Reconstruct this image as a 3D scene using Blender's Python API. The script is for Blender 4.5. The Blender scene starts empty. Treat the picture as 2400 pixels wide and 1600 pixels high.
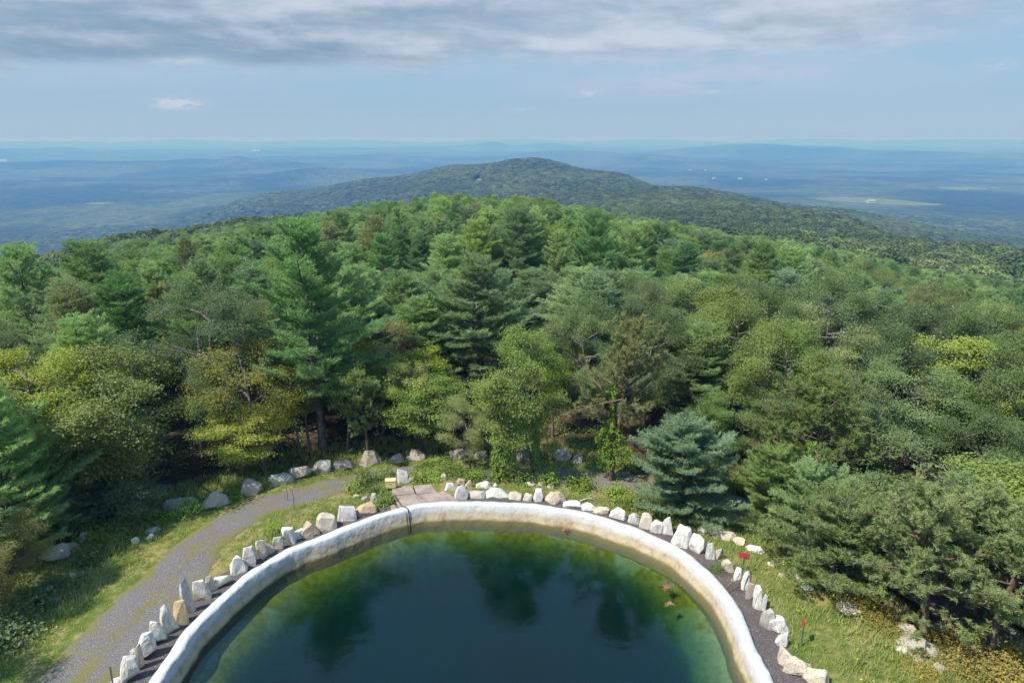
import bpy, bmesh, math, random
import numpy as np
from mathutils import Vector, Matrix, noise

C = bpy.context.scene
COL = C.collection
rad = math.radians

# ------------------------------------------------------------------ camera, world, sun, exposure
CAM_H, F24, PITCH = 21.0, 1600.0, rad(16.6)
cam_d = bpy.data.cameras.new('camera'); cam = bpy.data.objects.new('camera', cam_d); COL.objects.link(cam)
cam_d.sensor_width = 36; cam_d.lens = 24.0; cam_d.clip_start = 0.5; cam_d.clip_end = 200000
cam.location = (0, 0, CAM_H); cam.rotation_euler = (math.pi/2 - PITCH, 0, 0)
C.camera = cam

SUN_EL = rad(55); SUN_AZ = math.atan2(-0.87, -0.50)     # direction the sunlight comes from: the left, a little behind
to_sun = Vector((math.sin(SUN_AZ)*math.cos(SUN_EL), math.cos(SUN_AZ)*math.cos(SUN_EL), math.sin(SUN_EL)))
sl = bpy.data.lights.new('sun', 'SUN'); sl.energy = 4.8; sl.angle = rad(0.6); sl.color = (1.0, 0.95, 0.86)
sun = bpy.data.objects.new('sun', sl); COL.objects.link(sun)
sun.rotation_euler = to_sun.to_track_quat('Z', 'Y').to_euler(); sun.location = (0, 0, 300)

C.view_settings.view_transform = 'Standard'; C.view_settings.look = 'None'
C.view_settings.exposure = 0.64; C.view_settings.gamma = 1.0; C.view_settings.use_curve_mapping = False
C.render.engine = 'CYCLES'
cy = C.cycles
cy.max_bounces = 8; cy.diffuse_bounces = 4; cy.glossy_bounces = 2; cy.transmission_bounces = 4
cy.transparent_max_bounces = 8; cy.volume_bounces = 0
cy.use_denoising = True; cy.caustics_reflective = False; cy.caustics_refractive = False
cy.sample_clamp_indirect = 4.0

class NT:
    """small helper to write node trees"""
    def __init__(s, tree):
        s.t = tree; tree.nodes.clear()
    def n(s, typ, **kw):
        nd = s.t.nodes.new(typ); ins = kw.pop('ins', {})
        for k, v in kw.items(): setattr(nd, k, v)
        for k, v in ins.items():
            if isinstance(v, bpy.types.NodeSocket): s.t.links.new(v, nd.inputs[k])
            else: nd.inputs[k].default_value = v
        return nd
    def l(s, a, b): s.t.links.new(a, b)
    def m(s, op, a, b=None, c=None, clamp=False):
        nd = s.t.nodes.new('ShaderNodeMath'); nd.operation = op; nd.use_clamp = clamp
        for i, v in enumerate((a, b, c)):
            if v is None: continue
            if isinstance(v, bpy.types.NodeSocket): s.t.links.new(v, nd.inputs[i])
            else: nd.inputs[i].default_value = v
        return nd.outputs[0]
    def mix(s, f, a, b, typ='MIX'):
        nd = s.t.nodes.new('ShaderNodeMix'); nd.data_type = 'RGBA'; nd.blend_type = typ
        for i, v in ((0, f), (6, a), (7, b)):
            if isinstance(v, bpy.types.NodeSocket): s.t.links.new(v, nd.inputs[i])
            elif i == 0: nd.inputs[0].default_value = v
            else: nd.inputs[i].default_value = (*v[:3], 1)
        return nd.outputs[2]
    def mr(s, v, a, b, c=0.0, d=1.0, smooth=True):
        nd = s.t.nodes.new('ShaderNodeMapRange'); nd.interpolation_type = 'SMOOTHSTEP' if smooth else 'LINEAR'
        s.t.links.new(v, nd.inputs[0])
        for i, x in zip((1, 2, 3, 4), (a, b, c, d)): nd.inputs[i].default_value = x
        return nd.outputs[0]
    def noise(s, vec, scale, detail=4, rough=0.55, dist=0.0):
        nd = s.t.nodes.new('ShaderNodeTexNoise')
        if vec is not None: s.t.links.new(vec, nd.inputs['Vector'])
        nd.inputs['Scale'].default_value = scale; nd.inputs['Detail'].default_value = detail
        nd.inputs['Roughness'].default_value = rough; nd.inputs['Distortion'].default_value = dist
        return nd.outputs['Fac']

def make_world():
    w = bpy.data.worlds.new('World'); C.world = w; w.use_nodes = True
    T = NT(w.node_tree); S = 0.092
    sky = T.n('ShaderNodeTexSky', sky_type='NISHITA'); sky.sun_disc = False
    sky.sun_elevation = SUN_EL; sky.sun_rotation = SUN_AZ % (2*math.pi)
    sky.altitude = 500; sky.air_density = 1.2; sky.dust_density = 2.0; sky.ozone_density = 1.5
    tc = T.n('ShaderNodeTexCoord'); sp = T.n('ShaderNodeSeparateXYZ', ins={0: tc.outputs['Generated']})
    x, y, z = sp.outputs
    zz = T.m('MAXIMUM', z, 0.0)
    zq = T.m('ADD', zz, 0.035)
    px, py = T.m('DIVIDE', x, zq), T.m('DIVIDE', y, zq)
    P = T.n('ShaderNodeCombineXYZ', ins={0: px, 1: py, 2: 3.3}).outputs[0]
    A = T.n('ShaderNodeCombineXYZ', ins={0: T.m('MULTIPLY', x, 1.0), 1: y, 2: T.m('MULTIPLY', zz, 3.2)}).outputs[0]
    # hazy clear air low down, deeper blue overhead
    hz = T.mix(T.mr(zz, 0.0, 0.05), (2.75, 3.95, 4.95), (2.25, 3.6, 5.0))
    hz = T.mix(T.mr(zz, 0.15, 0.5), hz, (2.0, 5.4, 10.2))
    base = T.mix(0.88, sky.outputs[0], hz)
    yy = T.m('MAXIMUM', y, 0.05); tx, tz = T.m('DIVIDE', x, yy), T.m('DIVIDE', zz, yy)
    def puff(cx, cy_, sx, sy, amp):
        """soft patch round a bearing and height, given in photo columns and rows"""
        u, v = (cx - 1176)/1568.0, (784 - cy_)/1568.0; w_ = math.cos(PITCH) + v*math.sin(PITCH)
        ux = T.m('DIVIDE', T.m('SUBTRACT', tx, u/w_), sx/1568.0/w_)
        uz = T.m('DIVIDE', T.m('SUBTRACT', tz, (-math.sin(PITCH) + v*math.cos(PITCH))/w_), sy/1568.0/w_)
        g = T.m('MULTIPLY', T.m('ADD', T.m('MULTIPLY', ux, ux), T.m('MULTIPLY', uz, uz)), -1.0)
        return T.m('MULTIPLY', T.m('EXPONENT', g), amp)
    def total(*a):
        r = a[0]
        for b in a[1:]: r = T.m('ADD', r, b)
        return r
    # high thin veil with a faint lilac tint
    veil = T.mr(T.noise(A, 3.2, 5, 0.55, 0.6), 0.36, 0.70)
    base = T.mix(T.m('MULTIPLY', veil, T.mr(zz, 0.02, 0.10, 0.0, 0.55)), base, (3.1, 4.0, 5.15))
    # the cloud deck: long flat-based rolls stacked in perspective, paler where their tops catch the light
    hl = T.m('MAXIMUM', T.m('SQRT', T.m('ADD', T.m('MULTIPLY', x, x), T.m('MULTIPLY', y, y))), 0.02)
    hx, hy = T.m('DIVIDE', x, hl), T.m('DIVIDE', y, hl)
    def Q(dz, kx=5.5, kz=27.0):
        return T.n('ShaderNodeCombineXYZ', ins={0: T.m('MULTIPLY', hx, kx), 1: T.m('MULTIPLY', hy, kx), 2: T.m('MULTIPLY', T.m('ADD', T.m('ADD', zz, T.m('MULTIPLY', hx, 0.016)), dz), kz)}).outputs[0]
    d0 = T.noise(Q(0.0), 1.0, 8, 0.52, 0.35); d1 = T.noise(Q(0.016), 1.0, 8, 0.52, 0.35)
    fine = T.noise(Q(0.0, 24.0, 62.0), 1.0, 6, 0.58, 0.4)
    edge = T.mr(tx, -0.3, 0.7, 0.0, 0.030, smooth=False)
    dens = total(T.m('MULTIPLY', d0, 0.8), T.m('MULTIPLY', fine, 0.2), T.mr(T.m('SUBTRACT', tz, edge), 0.068, 0.112, -0.26, 0.17), T.mr(zz, 0.30, 0.6, 0.0, -0.30))
    dens = T.m('ADD', dens, total(puff(300, 75, 480, 55, 0.10), puff(850, 105, 120, 22, 0.10), puff(1300, 105, 130, 18, 0.12), puff(2330, 120, 200, 130, -0.30)))
    cover = T.mr(dens, 0.29, 0.72)
    lit = T.m('SUBTRACT', d0, d1)
    br = total(T.m('MULTIPLY', lit, 1.25), T.m('MULTIPLY', T.m('SUBTRACT', fine, 0.5), 0.5), T.mr(tx, -0.6, 0.35, -0.15, 0.10, smooth=False))
    br = T.m('ADD', br, total(puff(700, 5, 200, 22, 0.30), puff(1560, 75, 190, 40, 0.16), puff(1290, 103, 90, 14, 0.28), puff(1850, 15, 160, 22, 0.2), puff(400, 145, 70, 10, 0.3), puff(250, 25, 160, 20, 0.12)))
    br = T.m('SUBTRACT', br, total(puff(640, 115, 200, 24, 0.22), puff(120, 125, 220, 14, 0.18), puff(330, 58, 230, 14, 0.16), puff(1150, 70, 120, 14, 0.10), puff(60, 80, 120, 40, 0.10)))
    bright = T.mr(br, -0.44, 0.44)
    ccol = T.mix(bright, (1.60, 2.45, 3.45), (4.2, 4.65, 5.35))
    col = T.mix(T.m('MULTIPLY', cover, 0.9), base, ccol)
    # thin long banks and a few stray puffs low over the valley
    ns = T.mr(T.noise(A, 13, 7, 0.6, 0.5), 0.34, 0.64)
    bank = total(puff(1700, 165, 330, 32, 0.8), puff(1480, 200, 190, 24, 0.65), puff(350, 165, 330, 22, 0.35), puff(900, 160, 260, 20, 0.35), puff(1400, 138, 150, 10, 0.7), puff(1800, 110, 160, 22, 0.5), puff(1660, 210, 60, 9, 0.5), puff(2050, 75, 200, 25, 0.45))
    bank = T.m('MULTIPLY', bank, T.m('ADD', T.m('MULTIPLY', ns, 0.8), 0.2), clamp=True)
    col = T.mix(T.m('MULTIPLY', bank, 0.75), col, (3.7, 4.15, 5.15))
    ns2 = T.mr(T.noise(A, 55, 5, 0.6, 0.3), 0.36, 0.62)
    stray = total(puff(412, 238, 44, 11, 2.2), puff(1350, 216, 26, 7, 0.8), puff(1630, 210, 30, 6, 0.6), puff(1195, 253, 30, 6, 0.35), puff(2295, 150, 45, 14, 0.5), puff(420, 140, 70, 8, 0.7))
    stray = T.m('MULTIPLY', stray, T.m('ADD', T.m('MULTIPLY', ns2, 0.95), 0.12), clamp=True)
    col = T.mix(T.m('MULTIPLY', stray, 0.85), col, (4.3, 4.55, 5.2))
    bg = T.n('ShaderNodeBackground', ins={0: col, 1: S})
    out = T.n('ShaderNodeOutputWorld'); T.l(bg.outputs[0], out.inputs[0])
make_world()

# ------------------------------------------------------------------ projection helpers and terrain
def ray(px, py):
    u, v = (px - 1200)/F24, -(py - 800)/F24
    return np.array([u, math.cos(PITCH) + v*math.sin(PITCH), -math.sin(PITCH) + v*math.cos(PITCH)])
S24 = 2400/2352.0
POOL = (-1.68, 24.12)

def sstep(a, b, x):
    t = np.clip((x - a)/(b - a), 0, 1); return t*t*(3 - 2*t)

# (column in the photo, [(distance, ground height)...]) -> far relief, interpolated in log distance and bearing
PROF = [
 (-1500, [(250,-40),(450,-80),(900,-200),(1600,-280),(3000,-290),(6000,-270)]),
 (-300, [(250,-34),(330,-36),(430,-62),(800,-190),(1300,-262),(2200,-290),(4000,-285)]),
 (0,    [(250,-31),(330,-34),(430,-52),(800,-180),(1300,-258),(2200,-288),(4000,-282)]),
 (300,  [(250,-26),(350,-30),(460,-43),(800,-160),(1300,-245),(2400,-280),(4000,-280)]),
 (650,  [(250,-19),(350,-26),(480,-39),(800,-140),(1300,-215),(1900,-195),(2500,-158),(3000,-210),(4000,-275)]),
 (880,  [(250,-13),(350,-30),(500,-60),(800,-110),(1400,-160),(1900,-128),(2350,-98),(2900,-180),(4000,-270)]),
 (1060, [(250,-11),(350,-34),(500,-66),(800,-98),(1300,-104),(1800,-74),(2150,-56),(2700,-140),(4000,-265)]),
 (1220, [(250,-11),(350,-36),(500,-66),(800,-90),(1300,-86),(1700,-56),(2000,-36),(2400,-66),(3000,-170),(4000,-262)]),
 (1400, [(250,-15),(350,-34),(500,-56),(800,-72),(1300,-78),(1800,-68),(2200,-120),(3000,-230),(4000,-262)]),
 (1560, [(250,-18),(350,-34),(500,-52),(800,-66),(1400,-77),(1800,-130),(2400,-220),(4000,-260)]),
 (1900, [(250,-24),(350,-36),(500,-50),(900,-69),(1200,-118),(1650,-126),(2200,-220),(4000,-258)]),
 (2352, [(250,-31),(350,-38),(500,-49),(720,-100),(1000,-140),(1500,-156),(2100,-235),(4000,-258)]),
 (2800, [(250,-36),(350,-46),(500,-60),(800,-130),(1500,-190),(2500,-250),(4000,-258)]),
 (4200, [(250,-40),(500,-90),(900,-180),(1600,-250),(2500,-258),(4000,-260)]),
]
_lr = np.linspace(math.log(250), math.log(4000), 60)
_pa, _pz = [], []
for col_, pr in PROF:
    d_ = ray(col_*S24, 340); _pa.append(math.atan2(d_[0], d_[1]))
    _pz.append(np.interp(_lr, [math.log(p[0]) for p in pr], [p[1] for p in pr]))
_pa = np.array(_pa); _pz = np.array(_pz)
_k = np.array([1, 4, 6, 4, 1.0])/16
for _ in range(3):
    _pz = np.apply_along_axis(lambda r: np.convolve(np.pad(r, 2, 'edge'), _k, 'valid'), 1, _pz)

def vnoise(x, y, seed=0):
    """cheap smooth value noise, vectorised"""
    xi, yi = np.floor(x), np.floor(y); fx, fy = x - xi, y - yi
    fx, fy = fx*fx*(3-2*fx), fy*fy*(3-2*fy)
    def h(a, b):
        s = np.sin(a*127.1 + b*311.7 + seed*74.7)*43758.5453
        return s - np.floor(s)
    return (h(xi, yi)*(1-fx) + h(xi+1, yi)*fx)*(1-fy) + (h(xi, yi+1)*(1-fx) + h(xi+1, yi+1)*fx)*fy - 0.5

FAR_HILLS = []   # (px, py of top, distance, width across, depth)
for (px_, py_, D_, w_, dp_) in [(1720,329,12000,1500,900),(1600,338,11800,900,700),(1880,335,12000,1300,900),(2100,346,11500,1800,900),(2352,352,11000,1800,900),
        (1130,325,18000,650,900),(1060,332,17800,700,800),(1250,329,18000,900,900),(960,339,17500,1200,800),(540,354,7600,260,350),(600,361,7300,500,400),(440,358,8000,500,400),(330,362,7600,900,500),
        (100,362,8200,1200,500),(750,352,9800,900,500),(130,336,16000,700,700),(20,338,15000,1300,800),(330,342,15500,1800,900),(700,340,15000,2200,900),(860,352,9000,700,400),(720,381,5200,420,260),(60,324,31000,4200,2500),(420,321,33000,3000,2500),(760,323,30000,3600,2500),(1180,320,34000,2600,2500),(1500,322,32000,3800,2500),(1850,319,34000,3000,2500),(2200,321,31000,4500,2500),(2500,320,33000,3500,2500),(-200,321,33000,3500,2500),(1330,344,9500,900,500),(1480,352,8000,700,400)]:
    r_ = ray(px_*S24, py_*S24); hz_ = math.hypot(r_[0], r_[1])
    FAR_HILLS.append((r_[0]/hz_*D_, r_[1]/hz_*D_, CAM_H + r_[2]/hz_*D_ - 8, w_, dp_, math.atan2(r_[0], r_[1])))

def zg(x, y):
    x, y = np.asarray(x, float), np.asarray(y, float)
    d = np.hypot(x - POOL[0], y - POOL[1]); r = np.hypot(x, y)
    aa = np.degrees(np.arctan2(x, np.maximum(y, 1.0)))
    near = -(12.5 + 23*np.clip((np.abs(aa + 1.5) - 6)/30, 0, 1))*(1 - np.exp(-(np.maximum(0, d - 25)/140)**1.5))
    near = near + 0.35*vnoise(x/7, y/7, 3)*sstep(14, 22, d) - 1.0*sstep(-17, -30, x)*sstep(40, 26, y) - 1.6*sstep(15, 34, x)*sstep(46, 28, y)
    a = np.arctan2(x, y); lr = np.log(np.maximum(r, 1))
    ai = np.clip(np.interp(a, _pa, np.arange(len(_pa))), 0, len(_pa) - 1.0001); i0 = ai.astype(int); t = ai - i0; t = t*t*(3-2*t)
    ri = np.clip((lr - _lr[0])/(_lr[1] - _lr[0]), 0, len(_lr) - 1.0001); j0 = ri.astype(int); s = ri - j0
    z00, z01, z10, z11 = _pz[i0, j0], _pz[i0, j0+1], _pz[i0+1, j0], _pz[i0+1, j0+1]
    far = (z00*(1-s) + z01*s)*(1-t) + (z10*(1-s) + z11*s)*t
    far = far + 9*vnoise(x/230, y/230, 1)*sstep(300, 900, r) + 30*vnoise(x/1100, y/1100, 2)*sstep(2400, 5000, r) + 26*vnoise(x/3100, y/2300, 5)*sstep(4000, 7000, r)
    far = far - sstep(6000, 40000, r)*(-30)
    top = far.copy()
    for hx, hy, hzt, w, dp, az in FAR_HILLS:
        e = ((x-hx)*math.cos(az) - (y-hy)*math.sin(az))/w; g = ((x-hx)*math.sin(az) + (y-hy)*math.cos(az))/dp
        m = np.exp(-(e*e + g*g)); top = np.maximum(top, far + (hzt - (-258))*m + 0*far)
    b = sstep(170, 300, r)
    return near*(1-b) + top*b

def P(px, py, z=None):
    """ground point (or point at height z) under a photo pixel"""
    d = ray(px, py); zz = 0.0 if z is None else z
    for _ in range(1 if z is not None else 30):
        t = (zz - CAM_H)/d[2]; p = d*t
        if z is None: zz = 0.5*zz + 0.5*float(zg(p[0], p[1]))
    return Vector((p[0], p[1], zz))
def PD(px, py, z=None): return P(px*S24, py*S24, z)

# ------------------------------------------------------------------ object helpers
def mesh_np(name, V, faces, mats=(), tone=None, smooth=False):
    """faces: (n,3) or (n,4) int array, or list of such arrays"""
    V = np.ascontiguousarray(V, np.float32)
    if not isinstance(faces, list): faces = [faces]
    faces = [np.asarray(f, np.int32) for f in faces if len(f)]
    loops = np.concatenate([f.ravel() for f in faces]); tot = np.concatenate([np.full(len(f), f.shape[1], np.int32) for f in faces])
    start = np.concatenate([[0], np.cumsum(tot)[:-1]]).astype(np.int32)
    me = bpy.data.meshes.new(name); me.vertices.add(len(V)); me.vertices.foreach_set('co', V.ravel())
    me.loops.add(len(loops)); me.loops.foreach_set('vertex_index', loops)
    me.polygons.add(len(tot)); me.polygons.foreach_set('loop_start', start); me.polygons.foreach_set('loop_total', tot)
    if tone is not None:
        a = me.attributes.new('tone', 'FLOAT', 'FACE'); a.data.foreach_set('value', np.asarray(tone, np.float32))
    for m in mats: me.materials.append(m)
    me.update(calc_edges=True)
    me.polygons.foreach_set('use_smooth', np.full(len(tot), smooth, bool))
    return me
def link(name, me, parent=None, loc=(0,0,0), rot=(0,0,0), scale=(1,1,1)):
    o = bpy.data.objects.new(name, me); COL.objects.link(o)
    o.location = loc; o.rotation_euler = rot; o.scale = scale
    if parent: o.parent = parent
    return o
def tag(o, label=None, cat=None, group=None, kind=None):
    if label: o['label'] = label
    if cat: o['category'] = cat
    if group: o['group'] = group
    if kind: o['kind'] = kind
    return o
def setmat(o, m):
    if not o.data.materials: o.data.materials.append(m)
    o.material_slots[0].link = 'OBJECT'; o.material_slots[0].material = m

class MB:
    """collects tubes, boxes and quads in one mesh"""
    def __init__(s): s.v = []; s.q = []; s.n = 0
    def tube(s, pts, radii, k=6, cap=True):
        pts = [Vector(p) for p in pts]; base = s.n
        for i, p in enumerate(pts):
            t = (pts[min(i+1, len(pts)-1)] - pts[max(i-1, 0)])
            t = t.normalized() if t.length > 1e-9 else Vector((0, 0, 1))
            a = t.orthogonal().normalized() if abs(t.z) < 0.95 else Vector((1, 0, 0)).cross(t).normalized()
            if i and 'pa' in locals():
                a = (pa - t*pa.dot(t)); a = a.normalized() if a.length > 1e-6 else t.orthogonal().normalized()
            pa = a; b = t.cross(a)
            for j in range(k):
                an = 2*math.pi*j/k
                s.v.append(p + (a*math.cos(an) + b*math.sin(an))*radii[i])
        for i in range(len(pts)-1):
            for j in range(k):
                s.q.append((base+i*k+j, base+i*k+(j+1)%k, base+(i+1)*k+(j+1)%k, base+(i+1)*k+j))
        s.n += len(pts)*k
        if cap and k == 4:
            s.q.append((base+3, base+2, base+1, base)); e = base+(len(pts)-1)*k; s.q.append((e, e+1, e+2, e+3))
        elif cap and k == 6:
            for e, f in ((base, -1), (base+(len(pts)-1)*k, 1)):
                for t4 in ((0, 1, 2, 3), (0, 3, 4, 5)):
                    s.q.append(tuple(e+i for i in (t4 if f > 0 else t4[::-1])))
    def box(s, c, d, rz=0.0, tilt=0.0):
        M = Matrix.Translation(Vector(c)) @ Matrix.Rotation(rz, 4, 'Z') @ Matrix.Rotation(tilt, 4, 'X'); b = s.n
        for sx, sy, sz in [(-1,-1,-1),(1,-1,-1),(1,1,-1),(-1,1,-1),(-1,-1,1),(1,-1,1),(1,1,1),(-1,1,1)]:
            s.v.append(M @ Vector((sx*d[0]/2, sy*d[1]/2, sz*d[2]/2)))
        for f in [(0,3,2,1),(4,5,6,7),(0,1,5,4),(1,2,6,5),(2,3,7,6),(3,0,4,7)]: s.q.append(tuple(b+i for i in f))
        s.n += 8
    def mesh(s, name, mat, smooth=False):
        return mesh_np(name, np.array([tuple(v) for v in s.v]), np.array(s.q), [mat] if mat else [], smooth=smooth)

# ------------------------------------------------------------------ materials
def new_mat(name):
    m = bpy.data.materials.new(name); m.use_nodes = True
    return m, NT(m.node_tree)
def finish(T, surf, disp=None):
    o = T.n('ShaderNodeOutputMaterial'); T.l(surf, o.inputs['Surface'])
    return o
def principled(T, col, rough=0.8, spec=0.3, bump=None, bs=0.3, bd=0.05):
    p = T.n('ShaderNodeBsdfPrincipled')
    if isinstance(col, bpy.types.NodeSocket): T.l(col, p.inputs['Base Color'])
    else: p.inputs['Base Color'].default_value = (*col, 1)
    if isinstance(rough, bpy.types.NodeSocket): T.l(rough, p.inputs['Roughness'])
    else: p.inputs['Roughness'].default_value = rough
    p.inputs['Specular IOR Level'].default_value = spec
    if bump is not None:
        b = T.n('ShaderNodeBump', ins={'Strength': bs, 'Distance': bd, 'Height': bump}); T.l(b.outputs[0], p.inputs['Normal'])
    return p.outputs[0]

def leaf_mat(name, dark, light, trans=0.4, var=0.35, gloss=0.22, spots=None):
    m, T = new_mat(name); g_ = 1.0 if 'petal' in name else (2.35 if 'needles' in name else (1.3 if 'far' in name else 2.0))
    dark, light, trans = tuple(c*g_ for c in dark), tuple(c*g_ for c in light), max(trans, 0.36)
    at = T.n('ShaderNodeAttribute', attribute_name='tone').outputs['Fac']
    oi = T.n('ShaderNodeObjectInfo').outputs['Random']
    f = T.m('ADD', T.m('MULTIPLY', at, 1-var), T.m('MULTIPLY', oi, var))
    col = T.mix(f, dark, light)
    # each plant a little warmer or cooler than its neighbour
    r2 = T.m('FRACT', T.m('MULTIPLY', oi, 7.31))
    hs = T.n('ShaderNodeHueSaturation', ins={'Hue': T.mr(r2, 0, 1, 0.486, 0.504, False), 'Saturation': T.mr(T.m('FRACT', T.m('MULTIPLY', oi, 3.7)), 0, 1, 0.85, 1.1, False), 'Value': T.mr(T.m('FRACT', T.m('MULTIPLY', oi, 5.17)), 0, 1, 0.8, 1.2, False), 'Color': col})
    col = hs.outputs[0]
    if spots: col = T.mix(T.mr(at, 0.90, 0.93), col, spots)
    p = T.n('ShaderNodeBsdfPrincipled', ins={'Base Color': col, 'Roughness': 0.55, 'Specular IOR Level': gloss})
    tr = T.n('ShaderNodeBsdfTranslucent', ins={'Color': T.mix(1.0, col, (1.25, 1.35, 0.7), 'MULTIPLY')})
    mx = T.n('ShaderNodeMixShader', ins={0: trans}); T.l(p.outputs[0], mx.inputs[1]); T.l(tr.outputs[0], mx.inputs[2])
    finish(T, mx.outputs[0]); return m

M = {}
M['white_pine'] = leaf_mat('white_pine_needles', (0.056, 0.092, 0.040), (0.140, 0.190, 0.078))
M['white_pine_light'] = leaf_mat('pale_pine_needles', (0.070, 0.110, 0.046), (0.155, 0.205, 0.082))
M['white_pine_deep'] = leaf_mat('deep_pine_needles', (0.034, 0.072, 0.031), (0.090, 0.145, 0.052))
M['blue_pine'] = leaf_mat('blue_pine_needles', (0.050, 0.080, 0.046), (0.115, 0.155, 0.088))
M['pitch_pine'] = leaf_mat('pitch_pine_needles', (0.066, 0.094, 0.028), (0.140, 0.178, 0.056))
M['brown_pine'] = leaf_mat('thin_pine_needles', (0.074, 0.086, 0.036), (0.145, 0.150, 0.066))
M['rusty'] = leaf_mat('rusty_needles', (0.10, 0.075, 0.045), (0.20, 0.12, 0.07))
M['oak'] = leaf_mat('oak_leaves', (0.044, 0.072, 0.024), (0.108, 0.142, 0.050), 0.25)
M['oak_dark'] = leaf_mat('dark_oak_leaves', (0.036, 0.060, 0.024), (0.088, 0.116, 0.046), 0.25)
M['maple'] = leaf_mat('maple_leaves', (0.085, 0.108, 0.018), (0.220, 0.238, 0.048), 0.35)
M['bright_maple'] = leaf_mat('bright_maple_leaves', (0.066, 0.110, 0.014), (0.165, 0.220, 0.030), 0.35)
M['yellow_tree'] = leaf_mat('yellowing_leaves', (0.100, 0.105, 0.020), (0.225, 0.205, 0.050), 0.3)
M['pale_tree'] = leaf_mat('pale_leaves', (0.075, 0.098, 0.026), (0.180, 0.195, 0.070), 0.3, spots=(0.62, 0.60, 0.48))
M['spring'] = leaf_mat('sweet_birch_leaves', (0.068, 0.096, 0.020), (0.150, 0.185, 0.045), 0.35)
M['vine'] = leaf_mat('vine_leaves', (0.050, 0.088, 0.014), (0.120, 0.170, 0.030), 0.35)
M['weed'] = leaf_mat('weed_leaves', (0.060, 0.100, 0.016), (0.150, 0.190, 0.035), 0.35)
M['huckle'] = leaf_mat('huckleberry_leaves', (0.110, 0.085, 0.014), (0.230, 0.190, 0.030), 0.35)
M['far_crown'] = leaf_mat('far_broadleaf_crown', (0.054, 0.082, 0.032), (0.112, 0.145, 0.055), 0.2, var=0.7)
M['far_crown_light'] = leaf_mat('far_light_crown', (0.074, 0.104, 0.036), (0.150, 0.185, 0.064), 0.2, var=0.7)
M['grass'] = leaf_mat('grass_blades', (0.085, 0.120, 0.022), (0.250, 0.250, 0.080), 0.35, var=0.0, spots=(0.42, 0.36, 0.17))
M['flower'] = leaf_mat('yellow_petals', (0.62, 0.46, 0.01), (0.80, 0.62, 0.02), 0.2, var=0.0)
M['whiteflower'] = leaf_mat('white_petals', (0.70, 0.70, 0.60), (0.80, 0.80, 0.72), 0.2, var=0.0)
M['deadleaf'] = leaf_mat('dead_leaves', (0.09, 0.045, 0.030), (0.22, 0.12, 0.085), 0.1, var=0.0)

def m_bark(name, c1, c2):
    m, T = new_mat(name)
    g = T.n('ShaderNodeTexCoord').outputs['Object']
    mp = T.n('ShaderNodeMapping', ins={0: g}); mp.inputs[3].default_value = (6, 6, 1.2)
    n = T.noise(mp.outputs[0], 1.6, 5, 0.65)
    finish(T, principled(T, T.mix(T.mr(n, 0.35, 0.65), c1, c2), 0.9, 0.15, n, 0.7, 0.05)); return m
M['bark'] = m_bark('grey_bark', (0.060, 0.050, 0.042), (0.190, 0.165, 0.145))
M['bark_brown'] = m_bark('brown_bark', (0.075, 0.050, 0.036), (0.200, 0.140, 0.105))
M['deadwood'] = m_bark('dead_wood', (0.25, 0.21, 0.17), (0.46, 0.41, 0.35))

def m_stone(name='field_stone'):
    m, T = new_mat(name)
    oi = T.n('ShaderNodeObjectInfo'); g = T.n('ShaderNodeTexCoord').outputs['Object']
    ofs = T.n('ShaderNodeVectorMath', operation='ADD'); T.l(g, ofs.inputs[0])
    cb = T.n('ShaderNodeCombineXYZ', ins={0: T.m('MULTIPLY', oi.outputs['Random'], 37.0), 1: T.m('MULTIPLY', oi.outputs['Random'], 91.0)}); T.l(cb.outputs[0], ofs.inputs[1])
    v = ofs.outputs[0]
    n1 = T.noise(v, 2.2, 6, 0.6, 0.4)
    mp = T.n('ShaderNodeMapping', ins={0: v}); mp.inputs[3].default_value = (5, 5, 1.3)
    n2 = T.noise(mp.outputs[0], 2.2, 6, 0.65, 0.9)
    n3 = T.noise(v, 14, 3, 0.6)
    col = T.mix(T.mr(n2, 0.46, 0.68), oi.outputs['Color'], T.mix(0.6, oi.outputs['Color'], (0.26, 0.24, 0.21)))
    rust = T.m('MULTIPLY', T.mr(n1, 0.54, 0.68), T.mr(T.m('FRACT', T.m('MULTIPLY', oi.outputs['Random'], 9.7)), 0.2, 0.9, 0.1, 0.8))
    col = T.mix(rust, col, (0.46, 0.30, 0.17))
    col = T.mix(T.m('MULTIPLY', T.mr(n3, 0.55, 0.8), 0.3), col, (0.17, 0.165, 0.15))
    h = T.m('ADD', n2, T.m('MULTIPLY', n3, 0.4))
    finish(T, principled(T, col, 0.85, 0.25, h, 0.75, 0.09)); return m
M['stone'] = m_stone()

# ------------------------------------------------------------------ pool outline
RIM_Z, WATER_Z = 0.30, -0.58
_z = 2091/800
rim_px = [((x/_z)/S24, (1000 + y/_z)/S24) for x, y in [(905,1568),(950,1500),(1000,1430),(1060,1350),(1110,1265),(1190,1180),(1300,1075),(1400,985),(1500,900),(1600,835),(1700,775),(1800,722),(1900,688),(2000,653)]]
rim_px += [((800 + x/_z)/S24, (1000 + y/_z)/S24) for x, y in [(0,612),(100,575),(200,537),(300,507),(400,480),(480,463),(600,455),(760,452),(900,455),(1000,458),(1100,461),(1200,466)]]
rim_px += [((1300 + x/4.704)/S24, (1020 + y/4.704)/S24) for x, y in [(0,785),(150,800),(300,828),(450,868),(600,915),(750,962),(900,1010),(1100,1098),(1300,1192),(1500,1312),(1640,1440)]]
rim_px += [((1600 + x/_z)/S24, (1000 + y/_z)/S24) for x, y in [(150,868),(240,963),(310,1052),(350,1112),(390,1200),(430,1310),(480,1412),(530,1500),(560,1568)]] + [(1806,1640),(300,1640)]
_th, _rr = [], []
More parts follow.
